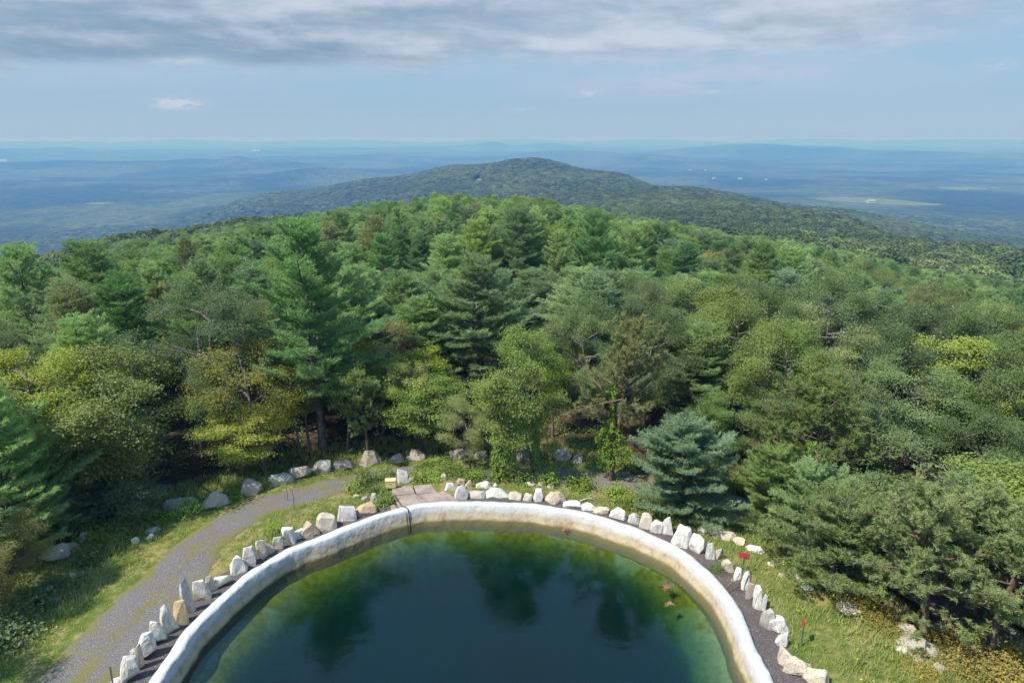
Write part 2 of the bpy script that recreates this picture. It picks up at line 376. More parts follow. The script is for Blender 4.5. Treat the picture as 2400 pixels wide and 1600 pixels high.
for a_, b_ in rim_px:
    p_ = PD(a_, b_, RIM_Z); _th.append(math.atan2(p_.y - POOL[1], p_.x - POOL[0])); _rr.append(math.hypot(p_.x - POOL[0], p_.y - POOL[1]))
_o = np.argsort(_th); _th = np.array(_th)[_o]; _rr = np.array(_rr)[_o]
_tt = np.linspace(-math.pi, math.pi, 721)
_R = np.interp(_tt, np.concatenate([_th[-1:] - 2*math.pi, [-2.2, -1.57, -0.95], _th, _th[:1] + 2*math.pi]) if False else _th, _rr)
_lo, _hi = _th[0], _th[-1]
_mid = 12.5
for i, t in enumerate(_tt):
    if t < _lo or t > _hi:
        g = (t - _lo) if t < _lo else None
        d1 = (_lo - t) % (2*math.pi); d2 = (t - _hi) % (2*math.pi)
        w = min(d1, d2); e = _rr[0] if d1 < d2 else _rr[-1]
        k = float(sstep(0, 0.7, w)); _R[i] = e*(1-k) + _mid*k
_kk = np.hanning(11); _kk /= _kk.sum()
_R = np.convolve(np.concatenate([_R[-41:-1], _R, _R[1:41]]), _kk, 'same')[40:-40]
def poolR(th): return np.interp((np.asarray(th) + math.pi) % (2*math.pi) - math.pi, _tt, _R)
def rim_pt(th, off=0.0, z=0.0):
    r = float(poolR(th)) + off
    return Vector((POOL[0] + r*math.cos(th), POOL[1] + r*math.sin(th), z))
def rim_dist(x, y):
    th = np.arctan2(np.asarray(y) - POOL[1], np.asarray(x) - POOL[0])
    return np.hypot(np.asarray(x) - POOL[0], np.asarray(y) - POOL[1]) - poolR(th)

# ------------------------------------------------------------------ roads, clearing
road_l = [(60,1640),(170,1568),(300,1432),(395,1330),(450,1262),(525,1205),(610,1160),(700,1135),(800,1108),(900,1090),(1000,1083),(1120,1086),(1290,1096),(1440,1112),(1600,1140),(1740,1178),(1880,1240),(2030,1310),(2160,1380),(2352,1490),(2500,1580)]
ROAD = [PD(a, b) for a, b in road_l]
ROADW = [2.1, 2.1, 2.0, 1.75, 1.5, 1.3, 1.2, 1.2, 1.2, 1.2, 1.2, 1.25, 1.3, 1.3, 1.3, 1.3, 1.3, 1.3, 1.4, 1.5, 1.5]
def dense(pts, k=12):
    out = []
    n = len(pts)
    for i in range(n-1):
        p0, p1, p2, p3 = pts[max(i-1, 0)], pts[i], pts[i+1], pts[min(i+2, n-1)]
        for j in range(k):
            t = j/k
            out.append(0.5*((2*p1) + (p2-p0)*t + (2*p0-5*p1+4*p2-p3)*t*t + (3*p1-p0-3*p2+p3)*t**3))
    out.append(pts[-1]); return out
ROAD_D = dense(ROAD); ROADW_D = np.interp(np.linspace(0, len(ROAD)-1, len(ROAD_D)), np.arange(len(ROAD)), ROADW)
_rx = np.array([p.x for p in ROAD_D]); _ry = np.array([p.y for p in ROAD_D])
def road_dist(x, y):
    x, y = np.atleast_1d(x).astype(float), np.atleast_1d(y).astype(float); best = np.full(x.shape, 1e9); sh = x.shape; x, y, best = x.ravel(), y.ravel(), best.ravel()
    for i in range(len(_rx)-1):
        dx, dy = _rx[i+1]-_rx[i], _ry[i+1]-_ry[i]; L = dx*dx+dy*dy+1e-9
        t = np.clip(((x-_rx[i])*dx + (y-_ry[i])*dy)/L, 0, 1)
        best = np.minimum(best, np.hypot(x-_rx[i]-t*dx, y-_ry[i]-t*dy) - ROADW_D[i])
    return best.reshape(sh)
edge_px = [(-330,1640),(-120,1420),(60,1290),(200,1218),(330,1178),(430,1152),(560,1105),(700,1070),(850,1048),(1000,1040),(1100,1050),(1330,1052),(1450,1085),(1640,1112),(1760,1172),(1800,1290),(1900,1362),(2040,1425),(2200,1490),(2352,1570),(2450,1640)]
EDGE = [PD(a, b) for a, b in edge_px]
CLEAR = np.array([(p.x, p.y) for p in EDGE] + [(30, -30), (-30, -30)])
def in_clear(x, y, poly=CLEAR):
    x, y = np.asarray(x, float), np.asarray(y, float); ins = np.zeros(x.shape, bool); n = len(poly)
    for i in range(n):
        x1, y1 = poly[i]; x2, y2 = poly[(i+1) % n]
        c = ((y1 > y) != (y2 > y)) & (x < (x2-x1)*(y-y1)/(y2-y1+1e-12) + x1); ins ^= c
    return ins
def clear_dist(x, y, poly=CLEAR):
    """distance to the edge of the clearing"""
    x, y = np.asarray(x, float), np.asarray(y, float); best = np.full(x.shape, 1e9); n = len(poly)
    for i in range(n):
        x1, y1 = poly[i]; x2, y2 = poly[(i+1) % n]; dx, dy = x2-x1, y2-y1
        t = np.clip(((x-x1)*dx + (y-y1)*dy)/(dx*dx+dy*dy+1e-9), 0, 1); best = np.minimum(best, np.hypot(x-x1-t*dx, y-y1-t*dy))
    return best

FIELDS = [[(1850,455),(1930,452),(2010,455),(2075,460),(2105,464),(2175,470),(2090,472),(1990,467),(1900,461)], [(190,467),(230,464),(262,466),(228,470)], [(1080,411),(1095,404),(1112,404),(1117,411),(1108,419),(1088,419)], [(2150,432),(2230,429),(2300,432),(2220,435)]]
# ------------------------------------------------------------------ ground: one sheet to the horizon
def m_ground():
    m, T = new_mat('ground_cover')
    pos = T.n('ShaderNodeNewGeometry').outputs['Position']
    a = T.n('ShaderNodeAttribute', attribute_name='meadow').outputs['Fac']
    far = T.n('ShaderNodeAttribute', attribute_name='far').outputs['Fac']
    dry = T.n('ShaderNodeAttribute', attribute_name='dry').outputs['Fac']
    n1 = T.noise(pos, 0.35, 5, 0.6); n2 = T.noise(pos, 2.4, 5, 0.65); n3 = T.noise(pos, 14, 4, 0.65)
    litter = T.mix(T.mr(n2, 0.35, 0.65), (0.030, 0.022, 0.014), (0.080, 0.055, 0.034))
    gr = T.mix(T.mr(T.m('ADD', T.m('MULTIPLY', n1, 0.6), T.m('MULTIPLY', n2, 0.4)), 0.38, 0.62), (0.070, 0.105, 0.018), (0.155, 0.165, 0.045))
    gr = T.mix(T.m('MULTIPLY', T.mr(T.m('ADD', n1, T.m('MULTIPLY', T.m('SUBTRACT', n2, 0.5), 0.8)), 0.50, 0.64), dry), gr, (0.240, 0.190, 0.085))
    gr = T.mix(T.mr(n3, 0.45, 0.75, 0.0, 0.5), gr, (0.045, 0.060, 0.014))
    am = T.mr(T.m('ADD', a, T.m('MULTIPLY', T.m('SUBTRACT', n2, 0.5), 0.6)), 0.35, 0.6)
    near = T.mix(am, litter, gr)
    # wooded hills and valley: tree canopy colours, a few fields and clearings
    f1 = T.noise(pos, 0.0011, 5, 0.6); f2 = T.noise(pos, 0.022, 6, 0.72); f3 = T.noise(pos, 0.004, 4, 0.6)
    wood = T.mix(T.mr(f2, 0.36, 0.66), (0.016, 0.032, 0.016), (0.036, 0.058, 0.026))
    wood = T.mix(T.mr(f1, 0.42, 0.60, 0.0, 0.7), wood, T.mix(T.mr(f2, 0.36, 0.64), (0.045, 0.066, 0.022), (0.120, 0.145, 0.050)))
    rr = T.n('ShaderNodeVectorMath', operation='LENGTH'); T.l(pos, rr.inputs[0])
    field = T.m('MULTIPLY', T.mr(f3, 0.665, 0.685), T.mr(rr.outputs['Value'], 4200, 5200))
    wood = T.mix(field, wood, (0.13, 0.15, 0.065))
    hay = T.n('ShaderNodeAttribute', attribute_name='field').outputs['Fac']
    wood = T.mix(T.mr(T.m('ADD', hay, T.m('MULTIPLY', T.m('SUBTRACT', f2, 0.5), 0.5)), 0.35, 0.6), wood, T.mix(T.mr(f2, 0.4, 0.6), (0.090, 0.128, 0.045), (0.145, 0.158, 0.062)))
    vo = T.n('ShaderNodeTexVoronoi', ins={'Vector': pos, 'Scale': 0.07})
    col = T.mix(far, near, wood)
    hgt = T.m('ADD', T.m('MULTIPLY', T.m('SUBTRACT', T.mix(far, n3, f2), 0.5), 1.0), 0.0)
    b1 = T.n('ShaderNodeBump', ins={'Strength': 0.6, 'Distance': 0.06, 'Height': n3})
    b2 = T.n('ShaderNodeBump', ins={'Strength': T.m('MULTIPLY', far, 0.8), 'Distance': 14.0, 'Height': T.m('ADD', f2, T.m('MULTIPLY', vo.outputs['Distance'], -0.35)), 'Normal': b1.outputs[0]})
    p = T.n('ShaderNodeBsdfPrincipled', ins={'Base Color': col, 'Roughness': 0.95, 'Specular IOR Level': 0.1, 'Normal': b2.outputs[0]})
    finish(T, p.outputs[0]); return m

def build_ground():
    rs = np.concatenate([[0.5, 3, 6, 8], np.arange(9.5, 70, 0.36), 70*1.027**np.arange(0, 247)])
    rs = np.unique(np.concatenate([rs[rs < 48000], np.arange(1780, 2100, 16), np.arange(2950, 4300, 22)]))
    fa = np.arange(-66, 66.01, 0.3); ba = np.arange(69, 292, 3.0)
    an = np.radians(np.concatenate([fa, ba])); na, nr = len(an), len(rs)
    X = (rs[:, None]*np.sin(an)[None]).ravel(); Y = (rs[:, None]*np.cos(an)[None]).ravel()
    Z = zg(X, Y)
    rd = rim_dist(X, Y)
    Z = np.where(rd < -0.47, -9.0, Z)
    r0 = np.hypot(X, Y); rdist = np.full(X.shape, 50.0); nr_m = r0 < 75; rdist[nr_m] = road_dist(X[nr_m], Y[nr_m])
    Z = Z - 0.03*sstep(0.5, -0.5, rdist)*(r0 < 75)
    idx = np.arange(na*nr).reshape(nr, na)
    a, b = idx[:-1], idx[1:]; an1 = np.roll(a, -1, 1); bn1 = np.roll(b, -1, 1)
    F = np.stack([a.ravel(), an1.ravel(), bn1.ravel(), b.ravel()], 1)[:, ::-1]
    me = mesh_np('ground', np.stack([X, Y, Z], 1), F, [m_ground()], smooth=True)
    ins = in_clear(X, Y); cd = clear_dist(X, Y); sd = np.where(ins, cd, -cd)
    meadow = sstep(-1.5, 2.0, sd)
    far = sstep(230, 420, r0)
    fld = np.zeros(len(X)); big = r0 > 1500
    for f_ in FIELDS: fld[big] = np.maximum(fld[big], in_clear(X[big], Y[big], np.array([PD(a, b)[:2] for a, b in f_])))
    dry = 0.35 + 0.65*sstep(4.0, 0.4, rdist) + 0.5*sstep(8, 16, X)*sstep(40, 30, Y)
    for nm, arr in (('meadow', meadow), ('far', far), ('dry', np.clip(dry, 0, 1)), ('field', fld)):
        at = me.attributes.new(nm, 'FLOAT', 'POINT'); at.data.foreach_set('value', arr.astype(np.float32))
    o = link('ground', me); tag(o, kind='structure'); return o
build_ground()

def m_gravel(name, c1, c2, moss=0.0):
    m, T = new_mat(name)
    pos = T.n('ShaderNodeNewGeometry').outputs['Position']
    n1 = T.noise(pos, 0.45, 5, 0.6, 0.3); n2 = T.noise(pos, 26, 3, 0.7); n3 = T.noise(pos, 1.6, 5, 0.65)
    col = T.mix(T.mr(n2, 0.38, 0.64), c1, c2)
    vo = T.n('ShaderNodeTexVoronoi', ins={'Vector': pos, 'Scale': 9.0})
    pale = T.m('MULTIPLY', T.m('LESS_THAN', vo.outputs['Distance'], 0.2), T.mr(T.n('ShaderNodeSeparateColor', ins={0: vo.outputs['Color']}).outputs[0], 0.55, 0.75))
    col = T.mix(T.m('MULTIPLY', pale, 0.75), col, (0.38, 0.34, 0.32))
    col = T.mix(T.m('MULTIPLY', T.mr(n3, 0.5, 0.75), 0.35), col, (0.21, 0.165, 0.14))
    if moss:
        e = T.n('ShaderNodeAttribute', attribute_name='edge').outputs['Fac']
        mm = T.mr(T.m('ADD', T.m('ADD', n1, T.m('MULTIPLY', T.m('SUBTRACT', n3, 0.5), 0.7)), T.m('MULTIPLY', T.m('MAXIMUM', e, T.m('SUBTRACT', 0.46, T.m('MULTIPLY', e, 6.0))), 0.42)), 0.56, 0.86)
        col = T.mix(T.m('MULTIPLY', mm, moss), col, T.mix(T.mr(n2, 0.35, 0.65), (0.085, 0.085, 0.020), (0.200, 0.170, 0.055)))
    h = T.m('ADD', n2, T.m('MULTIPLY', pale, 0.4))
    finish(T, principled(T, col, 0.92, 0.15, h, 0.5, 0.04)); return m
M['gravel'] = m_gravel('grey_gravel', (0.080, 0.072, 0.070), (0.195, 0.176, 0.170), 0.95)
M['chips'] = m_gravel('dark_stone_chips', (0.052, 0.043, 0.042), (0.130, 0.108, 0.102), 0.0)

def build_road():
    V, F, E = [], [], []
    ks = np.linspace(-1, 1, 15); rng = np.random.default_rng(5)
    for i, p in enumerate(ROAD_D):
        t = (ROAD_D[min(i+1, len(ROAD_D)-1)] - ROAD_D[max(i-1, 0)]); t.z = 0; t.normalize(); nrm = Vector((-t.y, t.x, 0))
        wl = ROADW_D[i]*(1 + 0.22*float(vnoise(np.array(i/3.1), np.array(0.3), 7))); wr = ROADW_D[i]*(1 + 0.22*float(vnoise(np.array(i/2.7), np.array(4.3), 8)))
        for k in ks:
            q = p + nrm*(k*(wl if k > 0 else wr)); z = float(zg(q.x, q.y)) + 0.035*(1 - abs(k)**3) + 0.012
            V.append((q.x, q.y, z - 0.05*(abs(k) > 0.99))); E.append(abs(k)**2)
    n = len(ks)
    for i in range(len(ROAD_D)-1):
        for j in range(n-1): F.append((i*n+j, i*n+j+1, (i+1)*n+j+1, (i+1)*n+j)[::-1])
    me = mesh_np('gravel_road', np.array(V), np.array(F), [M['gravel']], smooth=True)
    at = me.attributes.new('edge', 'FLOAT', 'POINT'); at.data.foreach_set('value', np.array(E, np.float32))
    tag(link('gravel_road', me), kind='structure')
build_road()

def build_strip():
    ths = np.radians(np.arange(-180, 180, 1.0)); V, F = [], []
    offs = [-0.25, 0.1, 0.5, 0.9, 1.3, 1.6]
    for t in ths:
        dg = math.degrees(t)
        wd = 0.62 + 0.5*float(sstep(60, 0, dg)) if -90 < dg < 100 else 0.62 + 0.45*float(sstep(120, 180, abs(dg)))
        wd *= 1 + 0.35*float(vnoise(np.array(t*9), np.array(2.2), 4))
        for k, o_ in enumerate(offs):
            p = rim_pt(t, o_ if k == 0 else o_*wd); z = float(zg(p.x, p.y)) + (0.03 if k < len(offs)-1 else -0.04); V.append((p.x, p.y, z))
    n, m_ = len(offs), len(ths)
    for i in range(m_):
        j = (i+1) % m_
        for k in range(n-1): F.append((i*n+k, i*n+k+1, j*n+k+1, j*n+k))
    tag(link('gravel_strip', mesh_np('gravel_strip', np.array(V), np.array(F), [M['chips']], smooth=True)), kind='structure')
build_strip()

# ------------------------------------------------------------------ haze: one closed box of even air
def build_haze():
    mb = MB(); top = 24.0; bot = -420.0
    mb.box((0, 0, (top+bot)/2), (110000, 110000, top-bot))
    m, T = new_mat('valley_air')
    pv = T.n('ShaderNodeVolumePrincipled'); pv.inputs['Color'].default_value = (0.085, 0.255, 0.68, 1); pv.inputs['Density'].default_value = 2.5e-4; pv.inputs['Absorption Color'].default_value = (0.83, 0.66, 0.003, 1)
    pv.inputs['Anisotropy'].default_value = 0.0
    o = T.n('ShaderNodeOutputMaterial'); T.l(pv.outputs[0], o.inputs['Volume'])
    tag(link('haze', mb.mesh('haze', m)), kind='stuff')
build_haze()

# ------------------------------------------------------------------ reservoir: wall, floor, water
def m_wall():
    m, T = new_mat('painted_concrete')
    pos = T.n('ShaderNodeNewGeometry').outputs['Position']; z = T.n('ShaderNodeSeparateXYZ', ins={0: pos}).outputs[2]
    n1 = T.noise(pos, 0.8, 5, 0.6); n2 = T.noise(pos, 5, 5, 0.65)
    mp = T.n('ShaderNodeMapping', ins={0: pos}); mp.inputs[3].default_value = (1.6, 1.6, 0.8); n3 = T.noise(mp.outputs[0], 1.2, 5, 0.7)
    zz = T.m('ADD', z, T.m('MULTIPLY', T.m('SUBTRACT', n1, 0.5), 0.35))
    col = T.mix(T.mr(n2, 0.4, 0.7, 0.0, 0.5), (0.46, 0.455, 0.44), (0.37, 0.37, 0.355))
    stain = T.mix(T.mr(n3, 0.42, 0.72), (0.43, 0.36, 0.25), (0.33, 0.25, 0.145))
    col = T.mix(T.mr(zz, 0.02, -0.16), col, stain)
    col = T.mix(T.m('MULTIPLY', T.mr(T.noise(pos, 1.7, 6, 0.7, 0.6), 0.54, 0.66), 0.45), col, (0.36, 0.37, 0.36))
    col = T.mix(T.m('MULTIPLY', T.m('MULTIPLY', T.mr(n3, 0.58, 0.72), T.mr(zz, 0.2, -0.1)), 0.6), col, (0.30, 0.19, 0.09))
    col = T.mix(T.mr(zz, -0.40, -0.62), col, (0.17, 0.135, 0.06))
    n4 = T.noise(pos, 2.6, 3, 0.5); finish(T, principled(T, col, 0.75, 0.25, T.m('ADD', T.m('ADD', n1, T.m('MULTIPLY', n4, 0.7)), T.m('MULTIPLY', n2, 0.35)), 1.0, 0.075)); return m
def m_floor():
    m, T = new_mat('algae_floor')
    pos = T.n('ShaderNodeNewGeometry').outputs['Position']
    n1 = T.noise(pos, 0.55, 6, 0.65, 0.5); n2 = T.noise(pos, 2.8, 5, 0.7)
    e = T.n('ShaderNodeAttribute', attribute_name='ledge').outputs['Fac']
    alg = T.mix(T.mr(n2, 0.35, 0.65), (0.20, 0.150, 0.008), (0.36, 0.265, 0.020))
    sand = T.mix(T.mr(n2, 0.4, 0.6), (0.30, 0.27, 0.19), (0.38, 0.34, 0.26))
    col = T.mix(T.mr(T.m('ADD', n1, T.m('MULTIPLY', e, 0.16)), 0.50, 0.62), alg, sand)
    finish(T, principled(T, col, 0.9, 0.1)); return m
def m_water():
    m, T = new_mat('reservoir_water')
    pos = T.n('ShaderNodeNewGeometry').outputs['Position']
    mp = T.n('ShaderNodeMapping', ins={0: pos}); mp.inputs[3].default_value = (1.0, 1.6, 1)
    w1 = T.noise(mp.outputs[0], 0.8, 3, 0.5, 0.4); w2 = T.noise(mp.outputs[0], 4.0, 3, 0.55, 0.3)
    h = T.m('ADD', w1, T.m('MULTIPLY', w2, 0.30))
    b = T.n('ShaderNodeBump', ins={'Strength': 0.20, 'Distance': 0.05, 'Height': h})
    fr = T.n('ShaderNodeFresnel', ins={'IOR': 1.5, 'Normal': b.outputs[0]})
    tr = T.n('ShaderNodeBsdfTransparent'); gl = T.n('ShaderNodeBsdfGlossy', ins={'Roughness': 0.03, 'Normal': b.outputs[0]})
    mx = T.n('ShaderNodeMixShader', ins={0: fr.outputs[0]}); T.l(tr.outputs[0], mx.inputs[1]); T.l(gl.outputs[0], mx.inputs[2])
    pv = T.n('ShaderNodeVolumePrincipled'); pv.inputs['Color'].default_value = (0.0015, 0.018, 0.026, 1); pv.inputs['Density'].default_value = 1.3
    pv.inputs['Absorption Color'].default_value = (0.12, 0.36, 0.10, 1)
    o = finish(T, mx.outputs[0]); T.l(pv.outputs[0], o.inputs['Volume']); return m

def build_pool():
    ths = np.radians(np.arange(-180, 180, 0.6)); n = len(ths)
    prof = [(0.06, -0.60), (0.05, 0.05), (0.04, 0.23), (-0.03, 0.285), (-0.15, 0.31), (-0.34, 0.31), (-0.46, 0.29), (-0.51, 0.22), (-0.57, 0.00), (-0.68, -0.38), (-0.84, -0.80), (-0.96, -1.10), (-1.15, -1.50)]
    V, F = [], []
    for i, t in enumerate(ths):
        for k, (o_, z) in enumerate(prof):
            q = 0.06*float(vnoise(np.array(t*17.), np.array(k*0.30), 11)) + 0.045*float(vnoise(np.array(t*43.), np.array(k*0.5), 12))
            p = rim_pt(t, o_ + q*(k > 1), z + (0.5*q if 2 < k < 8 else 0)); V.append(p[:])
    m_ = len(prof)
    for i in range(n):
        j = (i+1) % n
        for k in range(m_-1): F.append((i*m_+k, j*m_+k, j*m_+k+1, i*m_+k+1)[::-1])
    wall = link('pool_wall', mesh_np('pool_wall', np.array(V), np.array(F), [m_wall()], smooth=True))
    tag(wall, 'round reservoir wall with thick white painted rim and stained inner face', 'pool wall')
    # floor: sloping bank, wide ledge on one side
    V, F, L = [], [], []
    for t in ths:
        dg = math.degrees(t); led = float(sstep(45, 5, dg)*sstep(-60, -30, dg))
        wide = 0.46 + 0.30*float(vnoise(np.array(t*2.3), np.array(1.7), 15)) + 0.36*float(sstep(95, 160, abs(dg)))
        offs = [(-0.95, -1.12), (-1.2 - 0.7*wide, -1.45), (-1.2 - 1.5*wide - 0.45*led, -1.95), (-1.2 - 2.3*wide - 0.4*led, -3.2), (-1.2 - 3.1*wide - 0.3*led, -4.8), (-6.9, -5.6), (-9.5, -6.0), (-11.4, -6.1)]
        for k, (o_, z) in enumerate(offs):
            q = 0.25*float(vnoise(np.array(t*9.), np.array(k*1.1), 13)); p = rim_pt(t, o_ + (q if 0 < k < 6 else 0), z); V.append(p[:]); L.append(led if k < 4 else 0)
    m2 = len(offs)
    for i in range(n):
        j = (i+1) % n
        for k in range(m2-1): F.append((i*m2+k, j*m2+k, j*m2+k+1, i*m2+k+1)[::-1])
    V.append((POOL[0], POOL[1], -6.1)); L.append(0)
    tri = [((i*m2+m2-1), ((i+1) % n)*m2+m2-1, len(V)-1) for i in range(n)]
    me = mesh_np('basin_floor', np.array(V), [np.array(F), np.array(tri)], [m_floor()], smooth=True)
    at = me.attributes.new('ledge', 'FLOAT', 'POINT'); at.data.foreach_set('value', np.array(L, np.float32))
    link('basin_floor', me, wall)
    # water body, closed; its sides run inside the wall and under the floor
    V = []
    for t in ths: V.append(rim_pt(t, -0.70, WATER_Z)[:])
    for t in ths: V.append(rim_pt(t, -0.70, -8.0)[:])
    V.append((POOL[0], POOL[1], WATER_Z)); V.append((POOL[0], POOL[1], -8.0))
    Q = [(i, n+i, n+(i+1) % n, (i+1) % n) for i in range(n)]
    T1 = [(i, (i+1) % n, 2*n) for i in range(n)]; T2 = [(n+(i+1) % n, n+i, 2*n+1) for i in range(n)]
    w = link('water', mesh_np('water', np.array(V), [np.array(Q), np.array(T1+T2)], [m_water()])); tag(w, kind='structure')
build_pool()

# ------------------------------------------------------------------ tree models
def unit(v): return v/np.maximum(np.linalg.norm(v, axis=-1, keepdims=True), 1e-9)
def leaf_geo(Cn, A, N, L, W, fold=0.18):
    """diamond leaves: centres, axes, normals, lengths, widths"""
    A = unit(A); S = unit(np.cross(A, N)); N = np.cross(S, A)
    L = L[:, None]; W = W[:, None]
    v0 = Cn - A*L*0.5; v2 = Cn + A*L*0.5 - N*L*0.12; v1 = Cn + S*W*0.5 + N*W*fold - A*L*0.05; v3 = Cn - S*W*0.5 + N*W*fold - A*L*0.05
    V = np.stack([v0, v1, v2, v3], 1).reshape(-1, 3); n = len(Cn)
    return V, np.arange(4*n).reshape(n, 4)
def needles(tips, axes, rng, n=12, ln=0.24, wd=0.03, spread=0.9):
    """needle tufts: thin triangles fanning out around each axis"""
    k = len(tips); A = np.repeat(unit(axes), n, 0); Pt = np.repeat(tips, n, 0)
    D = unit(A + rng.normal(0, spread, (k*n, 3))); l = ln*rng.uniform(0.65, 1.15, (k*n, 1))
    S = unit(np.cross(D, rng.normal(0, 1, (k*n, 3))))*wd*0.5
    b = Pt + rng.normal(0, 0.035, (k*n, 3)) - A*rng.uniform(0, 0.16, (k*n, 1))
    V = np.stack([b + S, b - S, b + D*l], 1).reshape(-1, 3)
    return V, np.arange(3*k*n).reshape(-1, 3), n
def curve_pts(p0, d0, L, bend, n, rng, wob=0.06):
    pts = [np.array(p0, float)]; d = unit(np.array(d0, float))
    for i in range(n):
        d = unit(d + np.array([0, 0, bend/n]) + rng.normal(0, wob, 3)); pts.append(pts[-1] + d*L/n)
    return np.array(pts)

def white_pine(name, seed, h=16.0, r=3.6, base=0.18, ntuft=14, ln=0.29, droop=0.0, dens=1.1, ragged=0.35, up=0.5, wd=0.046, rnd=False):
    rng = np.random.default_rng(seed); mb = MB(); tips, axes, tone = [], [], []
    bx, by = rng.normal(0, 0.25, 2); n = 14
    tr = [(bx*math.sin(2.5*i/n)*0.6, by*math.sin(2*i/n), h*0.985*i/n) for i in range(n+1)]
    rb = 0.013*h + 0.03
    mb.tube(tr, [rb*(1.25 if i == 0 else 1)*(1 - 0.93*i/n) for i in range(n+1)], 8, False)
    def at(z): i = min(int(z/(h*0.985)*n), n-1); f = z/(h*0.985)*n - i; return np.array(tr[i])*(1-f) + np.array(tr[i+1])*f
    z = base*h; side = rng.uniform(0, 6.28); side_r = rng.uniform(0.75, 1.1)
    while z < h*0.97:
        t = (z/h - base)/(1-base)
        env = (min(1, 0.62 + 1.6*t) if t < 0.28 else 1.0)*(1 - max(0, t-0.22)/0.78)**0.58*r + 0.28
        if rnd: env = r*(0.30 + 0.70*math.sin(math.pi*min(1, 0.22 + 0.78*t)**0.9)**0.6) if t < 0.97 else 0.3*r
        nb = rng.integers(4, 7) if t < 0.85 else 4; a0 = rng.uniform(0, 6.28); tier = rng.uniform(1-ragged, 1+ragged*0.7)
        for b in range(nb):
            az = a0 + 6.283*b/nb + rng.normal(0, 0.2)
            L = env*tier*rng.uniform(0.62, 1.15)*(1 + 0.12*math.cos(az-side))
            el = rng.normal(0.02 + 0.75*t**1.3, 0.10) - droop*(1-t)
            pts = curve_pts(at(min(z + rng.normal(0, 0.1), h*0.97)), (math.cos(az)*math.cos(el), math.sin(az)*math.cos(el), math.sin(el)), L, up*(1-0.3*t), 6, rng)
            mb.tube(pts, [0.016*L*(1-0.85*i/6)+0.006 for i in range(7)], 3, False)
            bt = rng.uniform(0.15, 0.95)
            s = max(0.28*L, 0.3)
            while s < L:
                f = s/L*6; i = min(int(f), 5); p = pts[i]*(1-(f-i)) + pts[i+1]*(f-i); d = unit(pts[i+1]-pts[i])
                for sg in (-1, 1):
                    if rng.random() > 0.9: continue
                    sd = unit(np.cross(d, (0, 0, 1)))*sg
                    bl = min(0.95, 0.22 + 0.42*(L-s) + 0.12)*rng.uniform(0.6, 1.15)*(0.55+0.45*min(1, r/3.5))
                    bd = unit(d*0.75 + sd*0.85 + np.array([0, 0, rng.normal(0.22, 0.18)]))
                    k = max(1, int(bl/0.24*dens))
                    for q in range(k):
                        g = (q+1)/k; tips.append(p + bd*bl*g + np.array([0, 0, 0.10*g*bl])); axes.append(bd + np.array([0, 0, 0.55])); tone.append(0.55*bt + 0.45*rng.random())
                s += 0.30/dens
            tips.append(pts[-1]); axes.append(unit(pts[-1]-pts[-2]) + np.array([0, 0, 0.5])); tone.append(bt)
        z += rng.uniform(0.45, 0.8)*(1 - 0.35*t)*(h/16)**0.4
    for q in range(6): tips.append(np.array(tr[-1]) + np.array([0, 0, -0.16*q])); axes.append(np.array([0, 0, 1.0])); tone.append(0.7)
    V, F, k = needles(np.array(tips), np.array(axes), rng, ntuft, ln, wd, 0.62)
    tn = np.clip(np.repeat(tone, k) + rng.normal(0, 0.1, len(F)), 0, 0.88)
    return mesh_np(name+'_crown', V, F, [M['white_pine']], tn), mb.mesh(name+'_trunk', M['bark'], True), h, r

def pitch_pine(name, seed, h=11.0, r=3.4, base=0.25, nb=40, ball=24, ln=0.24, dens=1.0):
    """open crooked pine with round brushes of needles at the branch ends"""
    rng = np.random.default_rng(seed); mb = MB(); tips, axes, tone = [], [], []
    tr = curve_pts((0, 0, 0), (rng.normal(0, 0.06), rng.normal(0, 0.06), 1), h*0.95, 0.4, 12, rng, 0.035)
    mb.tube(tr, [(0.016*h+0.03)*(1-0.92*i/12) for i in range(13)], 8, False)
    for b in range(nb):
        t = (b+0.5)/nb; z = base + (0.97-base)*t; f = z*12; i = min(int(f), 11); p0 = tr[i]*(1-(f-i)) + tr[i+1]*(f-i)
        env = r*(0.55+1.7*t if t < 0.27 else (1-(t-0.27)/0.73)**0.62)*rng.uniform(0.5, 1.15) + 0.3
        az = b*2.39996 + rng.normal(0, 0.3); el = rng.normal(0.05 + 0.7*t, 0.18)
        pts = curve_pts(p0, (math.cos(az)*math.cos(el), math.sin(az)*math.cos(el), math.sin(el)), env, 0.55, 6, rng, 0.12)
        mb.tube(pts, [0.02*env*(1-0.8*j/6)+0.008 for j in range(7)], 4, False); bt = rng.random()
        for s in np.arange(0.30, 1.01, 0.105/dens):
            f = s*6; j = min(int(f), 5); p = pts[j]*(1-(f-j)) + pts[j+1]*(f-j); d = unit(pts[j+1]-pts[j])
            for q in range(2 if s < 0.97 else 3):
                bd = unit(d*0.7 + rng.normal(0, 0.6, 3) + np.array([0, 0, 0.45])); bl = rng.uniform(0.2, 0.75)*min(1, env/2)
                e = p + bd*bl
                if rng.random() < 0.5: mb.tube([p, p+bd*bl*0.6, e], [0.014, 0.011, 0.007], 3, False)
                tips.append(e); axes.append(bd + np.array([0, 0, 0.35])); tone.append(0.5*bt+0.5*rng.random())
                if bl > 0.45: tips.append(p+bd*bl*0.55 + rng.normal(0, 0.08, 3)); axes.append(bd+np.array([0, 0, 0.6])); tone.append(0.5*bt+0.5*rng.random())
    V, F, k = needles(np.array(tips), np.array(axes), rng, ball, ln, 0.042, 0.85)
    return mesh_np(name+'_crown', V, F, [M['pitch_pine']], np.clip(np.repeat(tone, k) + rng.normal(0, 0.1, len(F)), 0, 0.88)), mb.mesh(name+'_trunk', M['bark_brown'], True), h, r

